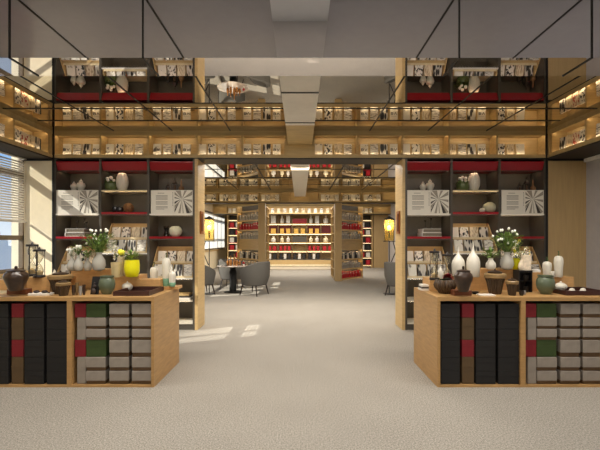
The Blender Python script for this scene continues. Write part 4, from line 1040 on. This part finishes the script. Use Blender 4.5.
MB().box(-WX + .03, WX - .03, .05, .08, ZC - .12, ZC - .10).build('led_strip', emis('far_led', (255, 228, 176), 5), t)
cxs = [-WX + .02, fx(278, D3), fx(292, D3), fx(307, D3), fx(321, D3), WX - .02]
for x in cxs: MB().box(x - .02, x + .02, .002, .42, 0, ZC - .1).build('upright', mat('brown_upright', (120, 96, 66)), t)
MB().box(-WX, WX, -.02, .42, .07, .17).build('lit_plinth', mat('pale_plinth', (240, 226, 190), .5), t)
MB().box(-WX, WX, -.01, .42, .17, lev[0] - .05).build('plinth_board', wood, t)
MB().box(cxs[2] + .02, cxs[3] - .02, .03, .06, lev[4], lev[4] + .25).build('red_panel', red, t)
MB().box(cxs[2] + .02, cxs[3] - .02, .03, .06, lev[2], lev[2] + .3).build('dark_panel', dark, t)
for a, b_ in ((0, 1), (1, 2), (3, 4), (4, 5)): MB().box(cxs[a] + .02, cxs[b_] - .02, .3, .32, lev[3], lev[4] - .07).build('red_backing', mat('deep_red', (96, 14, 18), .5), t)
fw = {'red': mat('spine_red', (176, 30, 40)), 'white': mat('spine_white', (216, 210, 198)), 'black': mat('spine_black', (36, 34, 34)), 'yellow': mat('gift_yellow', (214, 168, 74), .6), 'cream': mat('cream_box', (228, 214, 178), .6)}
def fitem(kind, c_, X, z, wd, hh, label, group, cat):
    key = (kind, c_)
    if key in BP: q = dup(BP[key], (X, D3 + .12, z), label=label, group=group); q.scale = (wd / .2, 1, hh / .3); return
    if kind == 'jar_with_stopper': o = MB().lathe([(.07, 0), (.1, .04), (.1, .17), (.04, .22), (.03, .26), (.045, .27), (.045, .3), (.01, .3)], n=12).build(kind, fw[c_], None, (X, D3 + .12, z), smooth=True)
    else: o = MB().box(-.1, .1, -.08, .08, 0, .3).build(kind, fw[c_], None, (X, D3 + .12, z))
    tag(o, label, cat, group); o.scale = (wd / .2, 1, hh / .3); BP[key] = o
rowspec = [(0, 'bottom', [('shelf_book', 'black', 'book'), ('shelf_book', 'white', 'book')], 3, .26, (0, 1, 2, 3)), (1, 'second', [('shelf_book', 'red', 'book'), ('shelf_book', 'red', 'book')], 3, .24, (0, 1, 3, 4)),
           (2, 'third', [('jar_with_stopper', 'cream', 'jar'), ('jar_with_stopper', 'white', 'jar')], 2, .3, (0, 1, 3, 4)), (3, 'fourth', [('gift_box', 'yellow', 'box')], 2, .24, (0, 1, 2, 3)),
           (4, 'fifth', [('jar_with_stopper', 'white', 'jar'), ('white_carton', 'white', 'box')], 2, .4, (0, 1, 3, 4))]
cn = ['leftmost', 'second', 'centre', 'fourth', 'rightmost']
for li, rn, kinds, num, hh, colz in rowspec:
    for ci in colz:
        a, b_ = cxs[ci] + .04, cxs[ci + 1] - .04; pit = (b_ - a) / num
        for j in range(num):
            kd, c_, cat = kinds[j % len(kinds)]
            fitem(kd, c_, a + pit * (j + .5), lev[li] + .001, pit * .62, hh, '%s %s, %s from left, %s column, %s row, far wall bookcase' % (c_, cat, ORD[j], cn[ci], rn), 'goods on the far wall bookcase', cat)
# step in front of the alcove
struct(MB().box(-2.3, 2.3, 18.6, D3 - .05, 0, .06).build('trim_13', mat('pale_stone_step', (200, 188, 168), .5)))
for sgn, side in ((-1, 'left'), (1, 'right')):
    # closing walls beside the alcove and a veneer panel
    if sgn > 0: struct(MB().box(3.72, XR, D3, D3 + .2, 0, Z1 + .02).build('wall_veneer_right', panelw))
    t = thing('open_bookcase', 'slim bookcase with red shelves beyond the curved one, %s side' % side, 'bookcase', (sgn * 3.15, D3, 0), 0)
    MB().box(-.5, .5, .4, .43, 0, Z1).build('back_panel', dark, t)
    for x in (-.5, .5): MB().box(x - .02, x + .02, 0, .4, 0, Z1).build('side_panel', wood, t)
    for i in range(7):
        MB().box(-.48, .48, 0, .4, .1 + i * .38, .14 + i * .38).build('shelf', [wood, red][i in (3, 5)], t); 
        MB().box(-.46, .46, .05, .07, .09 + i * .38, .1 + i * .38).build('led_strip', emis('far_led', (255, 228, 176), 5), t)
        if i < 6:
            for j in range(3): fitem('shelf_book', ['white', 'black', 'red'][(i + j) % 3], sgn * 3.15 - .3 + j * .3, .141 + i * .38, .2, .24, '%s book, %s from left on the %s level of the slim %s bookcase' % (['white', 'black', 'red'][(i + j) % 3], ORD[j], ORD[i], side), 'books on the slim bookcases', 'book')
# red-shelved case on the left wall behind the camera (seen in the mirrored bulkhead)
t = thing('entrance_bookcase', 'dark bookcase with one red board reflected at the top left corner', 'bookcase', (XL + .02, -.35, 0))
MB().box(0, .02, 0, 1.6, 0, Z1 - .01).build('back_panel', dark, t)
for y in (0, 1.57): MB().box(.02, .44, y, y + .03, 0, Z1 - .01).build('side_panel', wood, t)
for z, m_ in ((.4, wood), (.85, wood), (1.3, wood), (1.7, red), (2.15, wood)): MB().box(.02, .44, .03, 1.57, z, z + .035).build('shelf', m_, t)

# ------------------------------------------------------------------ town beyond the window
city = mat('hazy_tower', (226, 222, 214), .9, var=.05)
random.seed(21)
for k_ in range(9):
    D = 120 + k_ * 9; X = fx(-6 + k_ * 4.1, D); wd = random.uniform(1.4, 3.0); top = fz(random.choice([243, 246, 250, 253, 256, 240]), D)
    t = thing('distant_tower', 'hazy distant tower, %s from the left beyond the near window' % ORD[k_], 'building', (X, D, -70), 0, 'hazy towers beyond the window')
    MB().box(-wd / 2, wd / 2, -4, 4, 0, top + 70).build('tower_body', city, t); MB().box(-wd / 4, wd / 4, -2, 2, top + 70, top + 72.5).build('roof_box', city, t)
struct(MB().box(-900, -40, -200, 900, -72, -70).build('ground_town', mat('hazy_ground', (214, 212, 208), .9)))
